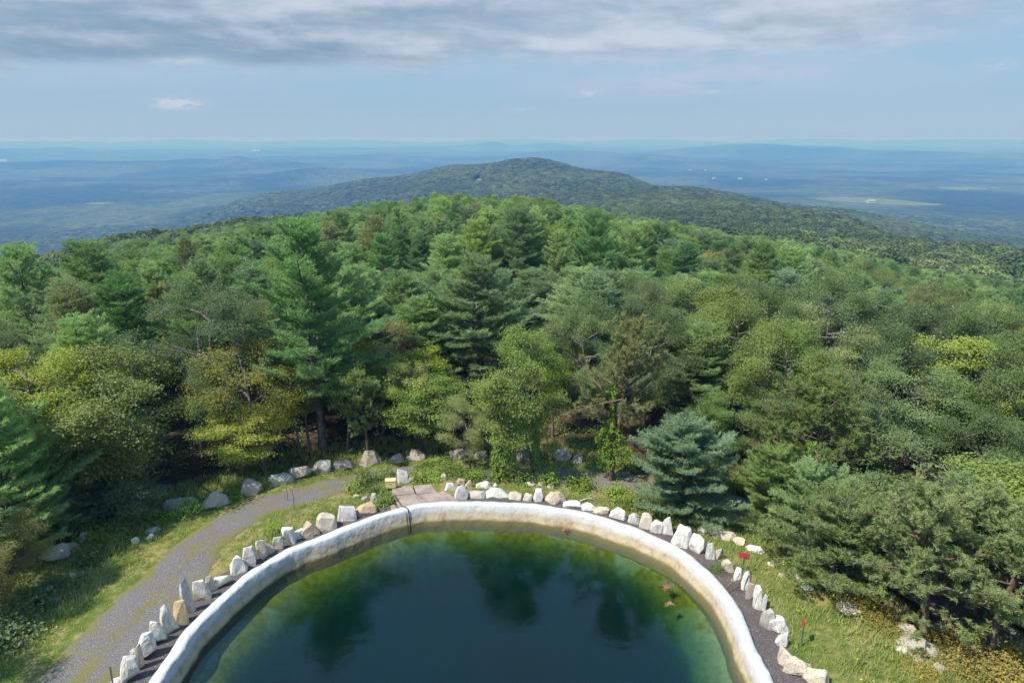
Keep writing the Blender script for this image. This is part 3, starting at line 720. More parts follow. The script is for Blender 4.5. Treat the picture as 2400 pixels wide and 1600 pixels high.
def broadleaf(name, seed, h=11.0, r=3.6, base=0.28, leaf=0.122, nl=104, prim=13, mat='oak', droop=0.25, clump=0.33, flat=0.55, thin=1.0, bark='bark', aspect=0.55, sec=5, tert=5):
    rng = np.random.default_rng(seed); mb = MB(); cl, ct, co = [], [], []
    tr = curve_pts((0, 0, 0), (rng.normal(0, 0.08), rng.normal(0, 0.08), 1), h*0.86, 0.3, 10, rng, 0.05)
    mb.tube(tr, [(0.013*h+0.03)*(1-0.88*i/10) for i in range(11)], 8, False)
    lob = rng.normal(0, 1, (7, 3)); lob[:, 2] = np.abs(lob[:, 2])*0.6; lob = unit(lob); la = rng.uniform(-0.22, 0.30, 7)
    cz = h*(base + 1)/2; hz = h*(1-base)/2
    def env(d):   # distance to the crown surface in direction d
        e = 1/math.sqrt((d[0]**2+d[1]**2)/r**2 + d[2]**2/hz**2)
        return e*(1 + sum(a*max(0, float(d @ l))**6 for a, l in zip(la, lob)))
    c0 = np.array([tr[6][0], tr[6][1], cz])
    for b in range(prim):
        t = (b+0.5)/prim; z = h*(base*0.85 + (0.84-base*0.85)*t); f = z/(h*0.86)*10; i = min(int(f), 9); p0 = tr[i]*(1-(f-i)) + tr[i+1]*(f-i)
        az = b*2.39996 + rng.normal(0, 0.35); zz = -0.75 + 1.65*t + rng.normal(0, 0.12)
        d = unit(np.array([math.cos(az), math.sin(az), zz*1.0])*np.array([1, 1, 0.9])); e = c0 + d*env(d)*rng.uniform(0.62, 0.8)
        L = np.linalg.norm(e-p0); q = (p0+e)/2 + np.array([0, 0, 0.08*L]) + rng.normal(0, 0.06*L, 3)
        mb.tube([p0, (p0+q)/2+rng.normal(0, 0.03*L, 3), q, (q+e)/2+rng.normal(0, 0.03*L, 3), e], [0.022*L+0.015, 0.018*L+0.012, 0.013*L+0.01, 0.009*L+0.008, 0.012], 5, False)
        for s in range(sec):
            f = rng.uniform(0.35, 1.0); ps = p0*(1-f)**2 + 2*q*f*(1-f) + e*f*f
            d2 = unit(unit(ps - c0)*0.9 + rng.normal(0, 0.75, 3)); ee = c0 + unit(ps + d2*1.0 - c0)*env(unit(ps + d2*1.0 - c0))*rng.uniform(0.78, 1.0)
            if np.linalg.norm(ee-ps) > 2.3: ee = ps + unit(ee-ps)*2.3
            mb.tube([ps, (ps+ee)/2 + rng.normal(0, 0.1, 3), ee], [0.028, 0.02, 0.009], 3, False); tb = rng.random()
            for k in range(tert):
                f2 = rng.uniform(0.35, 1.05); c = ps*(1-f2) + ee*f2 + rng.normal(0, 0.24, 3)*np.array([1, 1, 0.7])
                if rng.random() < thin: cl.append(c); ct.append(0.5*tb + 0.5*rng.random()); co.append(unit(c - c0))
    cl = np.array(cl); n = len(cl); ct = np.array(ct); co = np.array(co)
    Cn = np.repeat(cl, nl, 0) + rng.normal(0, clump, (n*nl, 3))*np.array([1, 1, flat]); out = np.repeat(co, nl, 0)
    A = unit(out*0.8 + rng.normal(0, 0.8, (n*nl, 3)) + np.array([0, 0, -droop])); N = unit(out*0.45 + np.array([0, 0, 0.9]) + rng.normal(0, 0.42, (n*nl, 3)))
    L = leaf*rng.uniform(0.65, 1.3, n*nl)
    V, F = leaf_geo(Cn, A, N, L, L*aspect)
    tn = np.clip(np.repeat(ct, nl)*0.72 + rng.random(n*nl)*0.28, 0, 1)*0.895
    sp = rng.random(n*nl) < 0.013; tn[sp] = 0.95
    return mesh_np(name+'_crown', V, F, [M[mat]], tn), mb.mesh(name+'_trunk', M[bark], True), h, r

KIND = {}
KIND['wp1'] = white_pine('white_pine', 1, 16, 3.9)
KIND['wp2'] = white_pine('white_pine', 2, 17, 3.5, ragged=0.45)
KIND['wp3'] = white_pine('white_pine', 3, 15, 4.2, base=0.14, ragged=0.3, up=0.35)
KIND['wp4'] = white_pine('white_pine', 4, 14, 3.4, base=0.10, ragged=0.25, up=0.7)
KIND['wphero'] = white_pine('white_pine', 11, 16.5, 3.9, base=0.24, ragged=0.5, ntuft=15, ln=0.27, dens=1.25)
KIND['wphero2'] = white_pine('white_pine', 12, 14.5, 4.3, base=0.12, ragged=0.4, ntuft=15, ln=0.27, dens=1.22)
KIND['bush'] = white_pine('young_pine', 21, 7.6, 3.5, base=0.05, ntuft=13, ln=0.21, dens=1.7, ragged=0.3, up=0.35, wd=0.044, rnd=True)
KIND['lowbush'] = white_pine('low_pine', 22, 5.2, 3.4, base=0.04, ntuft=13, ln=0.20, dens=1.5, ragged=0.35, up=0.4, wd=0.044, rnd=True)
KIND['pp1'] = pitch_pine('pitch_pine', 31, 10.5, 3.6)
KIND['pp2'] = pitch_pine('pitch_pine', 32, 12, 3.2, base=0.3)
KIND['pphero'] = pitch_pine('pitch_pine', 33, 10.0, 4.0, base=0.22, nb=52, ball=26, ln=0.22, dens=1.15)
KIND['redpine'] = pitch_pine('red_pine', 34, 13.5, 3.9, base=0.36, nb=44, ball=22, ln=0.25, dens=1.15)
KIND['oak1'] = broadleaf('oak', 41, 11, 4.2)
KIND['oak2'] = broadleaf('oak', 42, 12, 3.9, base=0.32)
KIND['oak3'] = broadleaf('oak', 43, 10, 4.6, base=0.25, prim=15)
KIND['oakhero'] = broadleaf('oak', 44, 12.0, 4.3, base=0.36, leaf=0.115, nl=110, prim=14, aspect=0.45)
KIND['chestnut'] = broadleaf('chestnut_oak', 45, 10.5, 4.7, base=0.18, leaf=0.155, nl=84, prim=16, droop=0.75, aspect=0.36, clump=0.31)
KIND['maple1'] = broadleaf('maple', 46, 10.5, 3.3, base=0.22, leaf=0.105, nl=104, mat='maple', aspect=0.8, clump=0.30, prim=14)
KIND['maple2'] = broadleaf('maple', 47, 10, 4.3, base=0.2, leaf=0.105, nl=104, mat='maple', aspect=0.8, clump=0.31, prim=15)
KIND['sparse'] = broadleaf('thin_tree', 48, 10, 2.9, base=0.25, leaf=0.105, nl=56, mat='yellow_tree', aspect=0.7, clump=0.34, thin=0.62)
KIND['understory'] = broadleaf('young_maple', 49, 6.5, 3.2, base=0.30, leaf=0.115, nl=80, mat='bright_maple', aspect=0.85, clump=0.34, flat=0.3)
KIND['sapling'] = broadleaf('sapling', 50, 3.2, 1.2, base=0.3, leaf=0.09, nl=34, mat='oak', aspect=0.5, clump=0.2, prim=8, sec=4, tert=4)
KIND['slim'] = broadleaf('slim_tree', 51, 12, 2.4, base=0.45, leaf=0.17, nl=34, mat='maple', prim=10)

def tree(name, label, cat, kind, loc, h=None, r=None, rot=0.0, mat=None, group=None, bark=None):
    cm, tm, h0, r0 = KIND[kind]
    o = bpy.data.objects.new(name, None); COL.objects.link(o); o.empty_display_size = 0.5
    sz = (h or h0)/h0; sx = (r or r0*sz)/r0
    o.location = (loc[0], loc[1], loc[2] - 0.12); o.rotation_euler = (0, 0, rot); o.scale = (sx, sx, sz)
    t = link('trunk', tm, o); c = link('crown', cm, o)
    if mat: setmat(c, M[mat])
    if bark: setmat(t, M[bark])
    tag(o, label, cat, group); return o

def place(px, py_base, py_top, width=None, dD=0.0):
    """stand a tree on the ground under (px, py_base); its height follows from the row of its top (display pixels)"""
    p = PD(px, py_base)
    if dD:
        q = Vector((p.x, p.y, 0)); q = q*(1 + dD/q.length); p = Vector((q.x, q.y, float(zg(q.x, q.y))))
    D = math.hypot(p.x, p.y); d = ray(px*S24, py_top*S24); s = -d[2]/math.hypot(d[0], d[1])
    h = CAM_H - D*s - p.z
    r = None
    if width: r = width*S24/F24*(math.hypot(D, CAM_H - p.z - h*0.5))*0.5
    return p, h, r

HERO = []   # (x, y, radius) of hand placed trees
HEROES = []
def hero(name, label, cat, kind, px, base, top, width, mat=None, rot=0.0, dD=0.0, bark=None, group=None):
    p, h, r = place(px, base, top, width, dD); HERO.append((p.x, p.y, r or 2))
    HEROES.append((math.degrees(math.atan2(p.x, p.y)), math.hypot(p.x, p.y), label))
    return tree(name, label, cat, kind, p, h, r, rot, mat, group, bark), p, h, r

G_WP, G_OAK = 'pines along the edge of the clearing', 'broadleaf trees along the edge of the clearing'
hero('white_pine', 'bushy blue-green white pine at the left edge, its lowest boughs over the grassy bank', 'pine', 'wp4', 50, 1290, 850, 250, 'white_pine', 0.3, group=G_WP)
hero('oak_tree', 'small yellowing oak at the left frame edge beside the pale rock outcrop', 'broadleaf tree', 'oak3', 20, 1420, 1165, 190, 'yellow_tree', 1.0, group=G_OAK)
hero('maple_tree', 'broad yellow-green maple behind the bushy pine at the left', 'broadleaf tree', 'maple2', 165, 1130, 765, 330, 'maple', 0.5, group=G_OAK)
hero('broadleaf_tree', 'pale olive tree flecked with whitish upturned leaves, beside the broad yellow-green maple', 'broadleaf tree', 'maple1', 345, 1125, 765, 290, 'pale_tree', 2.0, group=G_OAK)
hero('oak_tree', 'round dark olive oak with its grey trunk showing, behind the whitish-flecked tree', 'broadleaf tree', 'oakhero', 470, 1085, 632, 300, 'oak_dark', 0.0, 4, group=G_OAK)
hero('broadleaf_tree', 'thin gold-tinged tree with bare grey twigs left of the tall dark pine', 'broadleaf tree', 'sparse', 610, 1090, 745, 210, 'yellow_tree', 0.6, group=G_OAK)
hero('white_pine', 'tall dark layered white pine standing highest at the centre-left forest edge', 'pine', 'wphero', 745, 1062, 495, 295, 'white_pine_deep', 0.9, 2, group=G_WP)
hero('white_pine', 'small olive pine with leaning bare grey trunk right of the tall layered pine', 'pine', 'pp2', 850, 1055, 828, 130, 'pitch_pine', 2.2, group=G_WP)
hero('pine_tree', 'thin half-dead pine with rust-red needles above the bright young maple', 'pine', 'redpine', 925, 1040, 770, 150, 'rusty', 1.1, 5, group=G_WP)
hero('maple_tree', 'bright lime-green young maple in the dark gap behind the pale boulders', 'broadleaf tree', 'understory', 970, 1050, 860, 190, 'bright_maple', 0.2, 1, group=G_OAK)
hero('white_pine', 'wide fresh-green white pine with fanned tiers behind the centre maple', 'pine', 'wphero2', 1110, 1050, 592, 330, 'white_pine', 2.5, 9, group=G_WP)
_, IVY1, _, _ = hero('maple_tree', 'full yellow-green maple in the middle of the forest edge, vines hanging at its foot', 'broadleaf tree', 'maple1', 1222, 1085, 735, 225, 'spring', 1.3, group=G_OAK)
hero('broadleaf_tree', 'grey-green small tree left of the centre maple with loose hanging foliage', 'broadleaf tree', 'oak3', 1080, 1075, 905, 150, 'pale_tree', 0.7, group=G_OAK)
_, IVY2, IVY2H, _ = hero('red_pine', 'brownish thin-needled red pine with dead pale boughs and a vine-wrapped trunk', 'pine', 'redpine', 1400, 1120, 700, 255, 'brown_pine', 0.2, 1, group=G_WP)
hero('blue_pine', 'young blue-green pine, dense and rounded, alone on the grass behind the stone ring', 'pine', 'bush', 1562, 1180, 985, 255, 'blue_pine', 0.5, group=G_WP)
hero('white_pine', 'dark blue-green white pine directly behind the lone young blue pine', 'pine', 'wp3', 1600, 1075, 745, 210, 'white_pine', 2.9, 5, group=G_WP)
hero('white_pine', 'light green white pine with two pointed tops rising from the olive oaks', 'pine', 'wp4', 1775, 1090, 755, 180, 'white_pine_light', 1.7, 7, group=G_WP)
hero('oak_tree', 'olive oak below the light green two-topped pine', 'broadleaf tree', 'oak1', 1690, 1090, 870, 200, 'oak', 1.9, 2, group=G_OAK)
_, IVY3, IVY3H, _ = hero('pitch_pine', 'wide olive pitch pine with dead lower boughs and yellow-green vines on its trunk', 'pine', 'pphero', 1840, 1200, 845, 345, 'pitch_pine', 0.4, group=G_WP)
hero('white_pine', 'low sprawling dark green pine whose boughs rest on the meadow edge', 'pine', 'lowbush', 1900, 1355, 1150, 290, 'pitch_pine', 1.0, 1, group=G_WP)
hero('chestnut_oak', 'broad oak with drooping long pale leaves at the right', 'broadleaf tree', 'chestnut', 2130, 1335, 985, 390, 'oak', 0.3, 4, group=G_OAK)
hero('pitch_pine', 'dark trunked pitch pine with round needle brushes at the lower right meadow edge', 'pine', 'pphero', 2118, 1470, 1085, 330, 'pitch_pine', 2.0, group=G_WP)
hero('pitch_pine', 'pitch pine at the right frame edge, its low boughs above the yellow shrubs', 'pine', 'pp1', 2270, 1500, 1130, 300, 'pitch_pine', 0.9, group=G_WP)
hero('white_pine', 'small bright green pointed pine between the broad drooping oak and the forest', 'pine', 'wp4', 2150, 1190, 868, 145, 'pitch_pine', 0.1, 4, group=G_WP)
hero('maple_tree', 'yellow-green tree at the right frame edge above the dark blue-green oak', 'broadleaf tree', 'maple1', 2310, 1200, 850, 190, 'maple', 0.9, 5, group=G_OAK)
hero('oak_tree', 'dark blue-green oak at the right frame edge', 'broadleaf tree', 'oak2', 2345, 1340, 940, 210, 'oak_dark', 0.0, 4, group=G_OAK)
hero('oak_tree', 'olive brown oak right of the wide pitch pine', 'broadleaf tree', 'oak2', 2010, 1180, 800, 260, 'oak', 2.4, 6, group=G_OAK)
hero('oak_tree', 'dark leafy oak squeezed behind the low sprawling pine', 'broadleaf tree', 'oak1', 1960, 1290, 1060, 210, 'oak_dark', 2.0, 4, group=G_OAK)
hero('white_pine', 'leftmost of the two big pale green pines on the left skyline', 'pine', 'wp3', 110, 1000, 555, 210, 'white_pine', 0.8, 12, group=G_WP)
hero('white_pine', 'second big pale green pine on the left skyline, with a notched top', 'pine', 'wp1', 280, 1000, 545, 215, 'white_pine', 1.8, 14, group=G_WP)
hero('white_pine', 'light green pine on the left skyline between the notched pine and the dark oak', 'pine', 'wp4', 395, 960, 595, 130, 'white_pine_light', 2.8, 14, group=G_WP)
hero('oak_tree', 'dark olive oak between the left skyline pines and the yellow-green maple', 'broadleaf tree', 'oak1', 95, 1060, 735, 170, 'oak_dark', 0.8, 4, group=G_OAK)
hero('pine_tree', 'brown-tinged spire-shaped pine behind the round dark oak', 'pine', 'wp2', 480, 960, 535, 110, 'brown_pine', 0.8, 22, group=G_WP)
hero('oak_tree', 'rusty brown crowned tree left of the tall dark layered pine top', 'broadleaf tree', 'oak2', 625, 990, 585, 140, 'rusty', 0.1, 16, group=G_OAK)
hero('broadleaf_tree', 'gold and white flecked tree right of the tall dark layered pine', 'broadleaf tree', 'sparse', 900, 1040, 690, 170, 'yellow_tree', 2.6, 7, group=G_OAK)
hero('broadleaf_tree', 'gold tipped tree peeping out right of the wide fanned white pine', 'broadleaf tree', 'sparse', 1310, 1040, 690, 100, 'yellow_tree', 1.6, 9, group=G_OAK)
hero('white_pine', 'dark green pine between the small olive pine and the wide fanned pine', 'pine', 'wp2', 1030, 1020, 640, 150, 'white_pine', 1.9, 14, group=G_WP)
hero('maple_tree', 'yellow-green undergrowth maple right of the thin gold tree', 'broadleaf tree', 'understory', 560, 1100, 935, 170, 'maple', 1.1, group=G_OAK)
hero('maple_tree', 'bright understory maple below the whitish-flecked tree', 'broadleaf tree', 'understory', 250, 1150, 960, 200, 'bright_maple', 2.1, group=G_OAK)
hero('young_pine', 'low blue-green pine sprays beside the thin olive sapling', 'pine', 'lowbush', 265, 1175, 1060, 170, 'blue_pine', 0.1, 0.5, group=G_WP)
hero('sapling', 'thin olive sapling standing in the bright grass at the left', 'sapling', 'sapling', 322, 1205, 1098, 95, 'oak', 0.3)
hero('white_pine', 'small blue-green pine low behind the left edge boulders', 'pine', 'lowbush', 130, 1235, 1120, 160, 'white_pine', 1.4, 1, group=G_WP)
hero('pitch_pine', 'full pitch pine between the dark trunked pine and the right frame edge', 'pine', 'pphero', 2225, 1455, 1075, 300, 'pitch_pine', 3.1, 2, group=G_WP)
hero('oak_tree', 'leafy oak filling the gap right of the low sprawling pine', 'broadleaf tree', 'oak3', 2010, 1405, 1150, 230, 'oak', 0.4, 3, group=G_OAK)
hero('oak_tree', 'dark oak behind the dark trunked pitch pine', 'broadleaf tree', 'oak1', 2180, 1430, 1080, 260, 'oak_dark', 1.4, 3, group=G_OAK)
hero('young_pine', 'bushy young green pine right of the lone blue pine across the road', 'pine', 'bush', 1770, 1215, 1040, 170, 'pitch_pine', 1.4, 0, group=G_WP)
hero('white_pine', 'young green pine between the wide pitch pine and the low sprawling pine', 'pine', 'bush', 1850, 1270, 1075, 180, 'white_pine', 2.4, 0.5, group=G_WP)
hero('white_pine', 'green pine low at the right frame edge behind the edge pitch pine', 'pine', 'wp4', 2330, 1470, 1110, 230, 'white_pine', 2.4, 2, group=G_WP)
p_ = Vector((-25.5, 19.5, 0)); tree('oak_tree', 'oak just outside the left edge whose shade falls on the gravel road', 'broadleaf tree', 'oak3', p_, 8.5, 3.6, 0.4, 'oak', G_OAK); HERO.append((p_.x, p_.y, 3))
p_ = Vector((-27, 26, 0)); HERO.append((p_.x, p_.y, 3)); tree('white_pine', 'pine at the left frame edge behind the small yellowing oak', 'pine', 'wp2', p_, 11, 3.0, 0.4, 'white_pine_deep', G_WP)

# slender stems in the dark gap at the forest edge
rs_ = random.Random(4)
STEMS = [(693,1068,880),(716,1072,900),(800,1058,900),(872,1056,880),(884,1052,900),(906,1050,860),(960,1042,900),(532,1118,930),(1268,1062,900),(985,1036,900)]
STEM_L = ['slender stem behind the brown-grey squarish boulder', 'slender stem behind the pale cracked boulder in the row', 'thin stem between the tall layered pine trunk and the leaning grey trunk', 'thin pale stem just right of the tall triangular boulder', 'second thin stem right of the tall triangular boulder',
  'slender pale stem above the tilted small brown boulder', 'slender stem above the low hump-shaped tan boulder', 'thin grey stem in the leaves above the third tan boulder of the row', 'stem in the dark gap right of the centre maple', 'thin leaning stem right of the low hump-shaped boulder']
for i, (a, b, c) in enumerate(STEMS):
    p, h, r = place(a, b, c - 60, None, rs_.uniform(0.5, 5)); HERO.append((p.x, p.y, 0.8))
    tree('slim_tree', STEM_L[i], 'broadleaf tree', 'slim', p, min(max(h, 7), 11), 1.5, rs_.uniform(0, 6), ['maple', 'oak', 'bright_maple'][i % 3], 'slender stems in the shady forest edge')

# ------------------------------------------------------------------ the closed forest behind the clearing
def forest_points():
    rng = np.random.default_rng(77); out = []
    sp = 5.2
    gx = np.arange(-330, 330, sp); gy = np.arange(4, 330, sp*0.9)
    X, Y = np.meshgrid(gx, gy); X = X + (np.arange(len(gy)) % 2)[:, None]*sp*0.5
    X = (X + rng.uniform(-0.36, 0.36, X.shape)*sp).ravel(); Y = (Y + rng.uniform(-0.36, 0.36, Y.shape)*sp).ravel()
    r = np.hypot(X, Y); a = np.degrees(np.arctan2(X, Y))
    ok = (r < 300) & (np.abs(a) < np.where(r < 75, 62, 47)) & ~in_clear(X, Y) & (clear_dist(X, Y) > 3.0)
    ok &= (np.hypot(X-POOL[0], Y-POOL[1]) > 22)
    ok &= ~((X < -17) & (Y < 33)) 
    X, Y, a, r = X[ok], Y[ok], a[ok], r[ok]
    rd = road_dist(X, Y); ok = (rd > 2.2) | (r > 90)
    ok &= ~((np.abs(a - math.degrees(math.atan2(IVY1.x, IVY1.y))) < 2.2) & (r < 72))
    for hx, hy, hr in HERO: ok &= np.hypot(X-hx, Y-hy) > max(1.6, hr*0.72)
    o = np.argsort(r[ok]); return X[ok][o], Y[ok][o], a[ok][o], r[ok][o], rng
FX, FY, FA, FR, rng = forest_points()
FZ = zg(FX, FY)
FT = []
CREST = [(-200,.175),(0,.160),(150,.140),(300,.124),(520,.113),(650,.104),(760,.096),(870,.082),(1000,.074),(1100,.073),(1200,.077),(1300,.087),(1400,.100),(1500,.109),(1700,.127),(1900,.138),(2100,.154),(2352,.163),(2600,.175)]   # canopy line against the hills: column, drop per metre
CREST_A = [math.degrees(math.atan((c*S24-1200)/F24)) for c, _ in CREST]; CREST_S = [q for _, q in CREST]
used = {'pine': 0, 'broad': 0}
rest = {}
for i in range(len(FX)):
    x, y, a, r = FX[i], FY[i], FA[i], FR[i]
    # pines rule the left and the crest; oaks and other broadleaf trees the right flank
    w = float(vnoise(np.array(x/26), np.array(y/26), 21)) + rng.normal(0, 0.16)
    right = sstep(6, 22, a)*sstep(170, 80, r)
    pine = (w - 0.36*right + 0.12*(1-right)) > -0.11
    cap = (CAM_H - r*float(np.interp(a, CREST_A, CREST_S)) - FZ[i])*rng.uniform(0.72, 1.0)     # crest line of the canopy against the hills
    front = clear_dist(x, y) < 14
    if pine:
        k = ['wp1', 'wp2', 'wp3', 'wp4', 'wp1', 'wp3', 'pp2' if r < 120 else 'wp4'][rng.integers(7)]; h = rng.uniform(10.5, 16.5)
        mt = ['white_pine', 'white_pine_light', 'white_pine_deep', 'white_pine', 'white_pine_light', 'white_pine_deep', 'white_pine', 'blue_pine', 'pitch_pine', 'brown_pine', 'white_pine_light'][rng.integers(11)]
        rr_ = rng.uniform(3.0, 4.7)
    else:
        k = ['oak1', 'oak2', 'oak3', 'oak1', 'oak3', 'maple1'][rng.integers(6)]; h = rng.uniform(9, 12.5)
        mt = ['oak', 'oak_dark', 'oak', 'oak_dark', 'spring', 'oak', 'maple', 'pale_tree', 'oak_dark', 'oak', 'yellow_tree'][rng.integers(11)]
        rr_ = rng.uniform(3.3, 4.8)
    if front: h *= 0.85
    if r < 82: cap = min(cap, CAM_H - r*float(np.interp(a, [-38, -22, -10, 16, 30, 38], [.130, .155, .185, .185, .168, .160])) - FZ[i])
    h = min(h, max(cap, 6.5))
    if mt == 'yellow_tree' and r < 78: mt = 'oak'
    FT.append((x, y, FZ[i], k, h, rr_, mt, pine, rng.uniform(0, 6.28), a, r))
LABELLED = {}
WP_NAME = {'white_pine': 'mid green white pine', 'white_pine_light': 'pale green white pine', 'white_pine_deep': 'deep green white pine', 'blue_pine': 'blue-tinged white pine', 'pitch_pine': 'olive green pine',
           'oak': 'olive green oak', 'oak_dark': 'dark green oak', 'spring': 'fresh green broadleaf tree', 'maple': 'yellow-green broadleaf tree', 'pale_tree': 'pale flecked broadleaf tree', 'yellow_tree': 'yellowing broadleaf tree', 'brown_pine': 'brown-tinged pine'}
MARKS = [('bushy blue-green white pine at the left', 'bushy left edge pine'), ('broad yellow-green maple behind', 'broad yellow-green maple'), ('pale olive tree flecked', 'whitish-flecked tree'), ('round dark olive oak', 'round dark oak'), ('thin gold-tinged tree with', 'thin gold-tinged tree'),
 ('tall dark layered', 'tall dark layered pine'), ('bright lime-green', 'lime-green young maple'), ('wide fresh-green', 'wide fanned pine'), ('full yellow-green maple in the middle', 'centre maple'), ('brownish thin-needled', 'brownish red pine'), ('young blue-green pine', 'lone blue-green pine'),
 ('light green white pine with two', 'light green two-topped pine'), ('wide olive pitch pine', 'wide olive pitch pine'), ('olive brown oak right', 'olive brown oak'), ('broad oak with drooping', 'broad drooping oak'), ('small bright green pointed', 'small bright pointed pine'), ('yellow-green tree at the right frame', 'yellow-green right edge tree'),
 ('leftmost of the two big', 'leftmost skyline pine'), ('second big pale', 'notched skyline pine'), ('light green pine on the left skyline', 'light green skyline pine')]
MARKS = [(h_[0], h_[1], sh) for st_, sh in MARKS for h_ in HEROES if h_[2].startswith(st_)]
def forest_label(desc, a, r):
    """say which landmark tree of the forest edge it stands behind, on which side and how far back"""
    ma, mr_, nm = min((m for m in MARKS if m[1] < r + 4), key=lambda m: abs(m[0] - a), default=MARKS[0])
    side = 'straight' if abs(a - ma) < 0.9 else ('left' if a < ma else 'right'); dd = r - mr_
    far = 'close behind' if dd < 8 else ('some way behind' if dd < 20 else ('well behind' if dd < 38 else ('far behind' if dd < 62 else 'at the crest behind')))
    return '%s %s%s the %s' % (desc, {'straight': 'straight ', 'left': 'left and ', 'right': 'right and '}[side], far, nm)
def zone(a, r):
    s = 'left part' if a < -14 else ('right part' if a > 14 else 'middle')
    return s
for (x, y, z, k, h, rr_, mt, pine, rot, a, r) in FT:
    key = 'pine' if pine else 'broad'
    vis = abs(a) < 39 and r > 34
    if vis and used[key] < 250 and r < 165:
        used[key] += 1
        where = 'near' if r < 75 else ('farther' if r < 110 else 'far')
        adj = ('tall ' if h > 14.2 else ('short ' if h < 9.5 else '')) or ('broad ' if rr_ > 4.25 else ('narrow ' if rr_ < 3.4 else ''))
        lab = forest_label(adj + WP_NAME[mt], a, r)
        t_ = tree('pine_tree' if pine else 'broadleaf_tree', lab, 'pine' if pine else 'broadleaf tree', k, (x, y, z), h, rr_, rot, mt, '%s (%s, %s)' % (WP_NAME[mt] + 's of the forest', zone(a, r), where)); LABELLED.setdefault(lab, []).append((r, t_))
    else:
        rest.setdefault(k, []).append((x, y, z - 0.1, rr_/KIND[k][3], h/KIND[k][2], rot))

for lab, ts in LABELLED.items():
    if len(ts) > 1:
        ts.sort(key=lambda q: q[0]); n_ = len(ts)
        words = {2: ['nearer', 'farther'], 3: ['nearest', 'middle', 'farthest'], 4: ['nearest', 'second-nearest', 'third-nearest', 'farthest']}.get(n_, ['nearest', 'second-nearest', 'third-nearest', 'fourth-nearest', 'fifth-nearest', 'sixth-nearest', 'farthest'][:n_])
        for w_, (_, t_) in zip(words, ts): t_['label'] = w_ + ' ' + lab
for ts in LABELLED.values():
    for _, t_ in ts:
        if len(t_['label'].split()) > 15: t_['label'] = t_['label'].replace('broadleaf tree', 'tree')
def scatter(name, sources, mats, kind='stuff'):
    """one object: points carrying size and turn, each source mesh instanced on its own points"""
    V, SC, RO, ID = [], [], [], []
    for k, (src, pts) in enumerate(sources):
        pts = np.asarray(pts, float); V.append(pts[:, :3]); SC.append(np.stack([pts[:, 3], pts[:, 3], pts[:, 4]], 1)); RO.append(pts[:, 5]); ID.append(np.full(len(pts), k))
    V, SC, RO, ID = np.concatenate(V), np.concatenate(SC), np.concatenate(RO), np.concatenate(ID)
    me = bpy.data.meshes.new(name); me.vertices.add(len(V)); me.vertices.foreach_set('co', V.astype(np.float32).ravel())
    a = me.attributes.new('size', 'FLOAT_VECTOR', 'POINT'); a.data.foreach_set('vector', SC.astype(np.float32).ravel())
    a = me.attributes.new('turn', 'FLOAT_VECTOR', 'POINT'); a.data.foreach_set('vector', np.stack([0*RO, 0*RO, RO], 1).astype(np.float32).ravel())
    a = me.attributes.new('pick', 'INT', 'POINT'); a.data.foreach_set('value', ID.astype(np.int32))
    o = link(name, me); tag(o, kind=kind)
    ng = bpy.data.node_groups.new(name + '_scatter', 'GeometryNodeTree')
    ng.interface.new_socket('Geometry', in_out='INPUT', socket_type='NodeSocketGeometry'); ng.interface.new_socket('Geometry', in_out='OUTPUT', socket_type='NodeSocketGeometry')
    gi, go = ng.nodes.new('NodeGroupInput'), ng.nodes.new('NodeGroupOutput'); jn = ng.nodes.new('GeometryNodeJoinGeometry')
    def named(nm, ty):
        nd = ng.nodes.new('GeometryNodeInputNamedAttribute'); nd.data_type = ty; nd.inputs[0].default_value = nm; return nd.outputs[0]
    sz, tn, pk = named('size', 'FLOAT_VECTOR'), named('turn', 'FLOAT_VECTOR'), named('pick', 'INT')
    for k, (src, _) in enumerate(sources):
        oi = ng.nodes.new('GeometryNodeObjectInfo'); oi.inputs[0].default_value = src; oi.inputs[1].default_value = False; sm = ng.nodes.new('GeometryNodeSetMaterial'); sm.inputs['Material'].default_value = M[mats[k]]; ng.links.new(oi.outputs['Geometry'], sm.inputs[0])
        cp = ng.nodes.new('FunctionNodeCompare'); cp.data_type = 'INT'; cp.operation = 'EQUAL'; ng.links.new(pk, cp.inputs[2]); cp.inputs[3].default_value = k
        ip = ng.nodes.new('GeometryNodeInstanceOnPoints'); ng.links.new(gi.outputs[0], ip.inputs['Points']); ng.links.new(cp.outputs[0], ip.inputs['Selection'])
        ng.links.new(sm.outputs[0], ip.inputs['Instance']); ng.links.new(tn, ip.inputs['Rotation']); ng.links.new(sz, ip.inputs['Scale'])
        ng.links.new(ip.outputs[0], jn.inputs[0])
    ng.links.new(jn.outputs[0], go.inputs[0])
    md = o.modifiers.new('scatter', 'NODES'); md.node_group = ng
    return o
src_of = {}
for o in list(COL.objects):
    if o.name.split('.')[0] == 'crown': src_of.setdefault(o.data.name, o)
REST_MAT = {'wp1': 'white_pine', 'wp2': 'white_pine_deep', 'wp3': 'white_pine_light', 'wp4': 'white_pine', 'pp2': 'pitch_pine', 'oak1': 'oak', 'oak2': 'oak_dark', 'oak3': 'oak', 'maple1': 'spring'}
ks = list(rest)
scatter('forest', [(src_of[KIND[k][0].name], rest[k]) for k in ks], [REST_MAT[k] for k in ks])

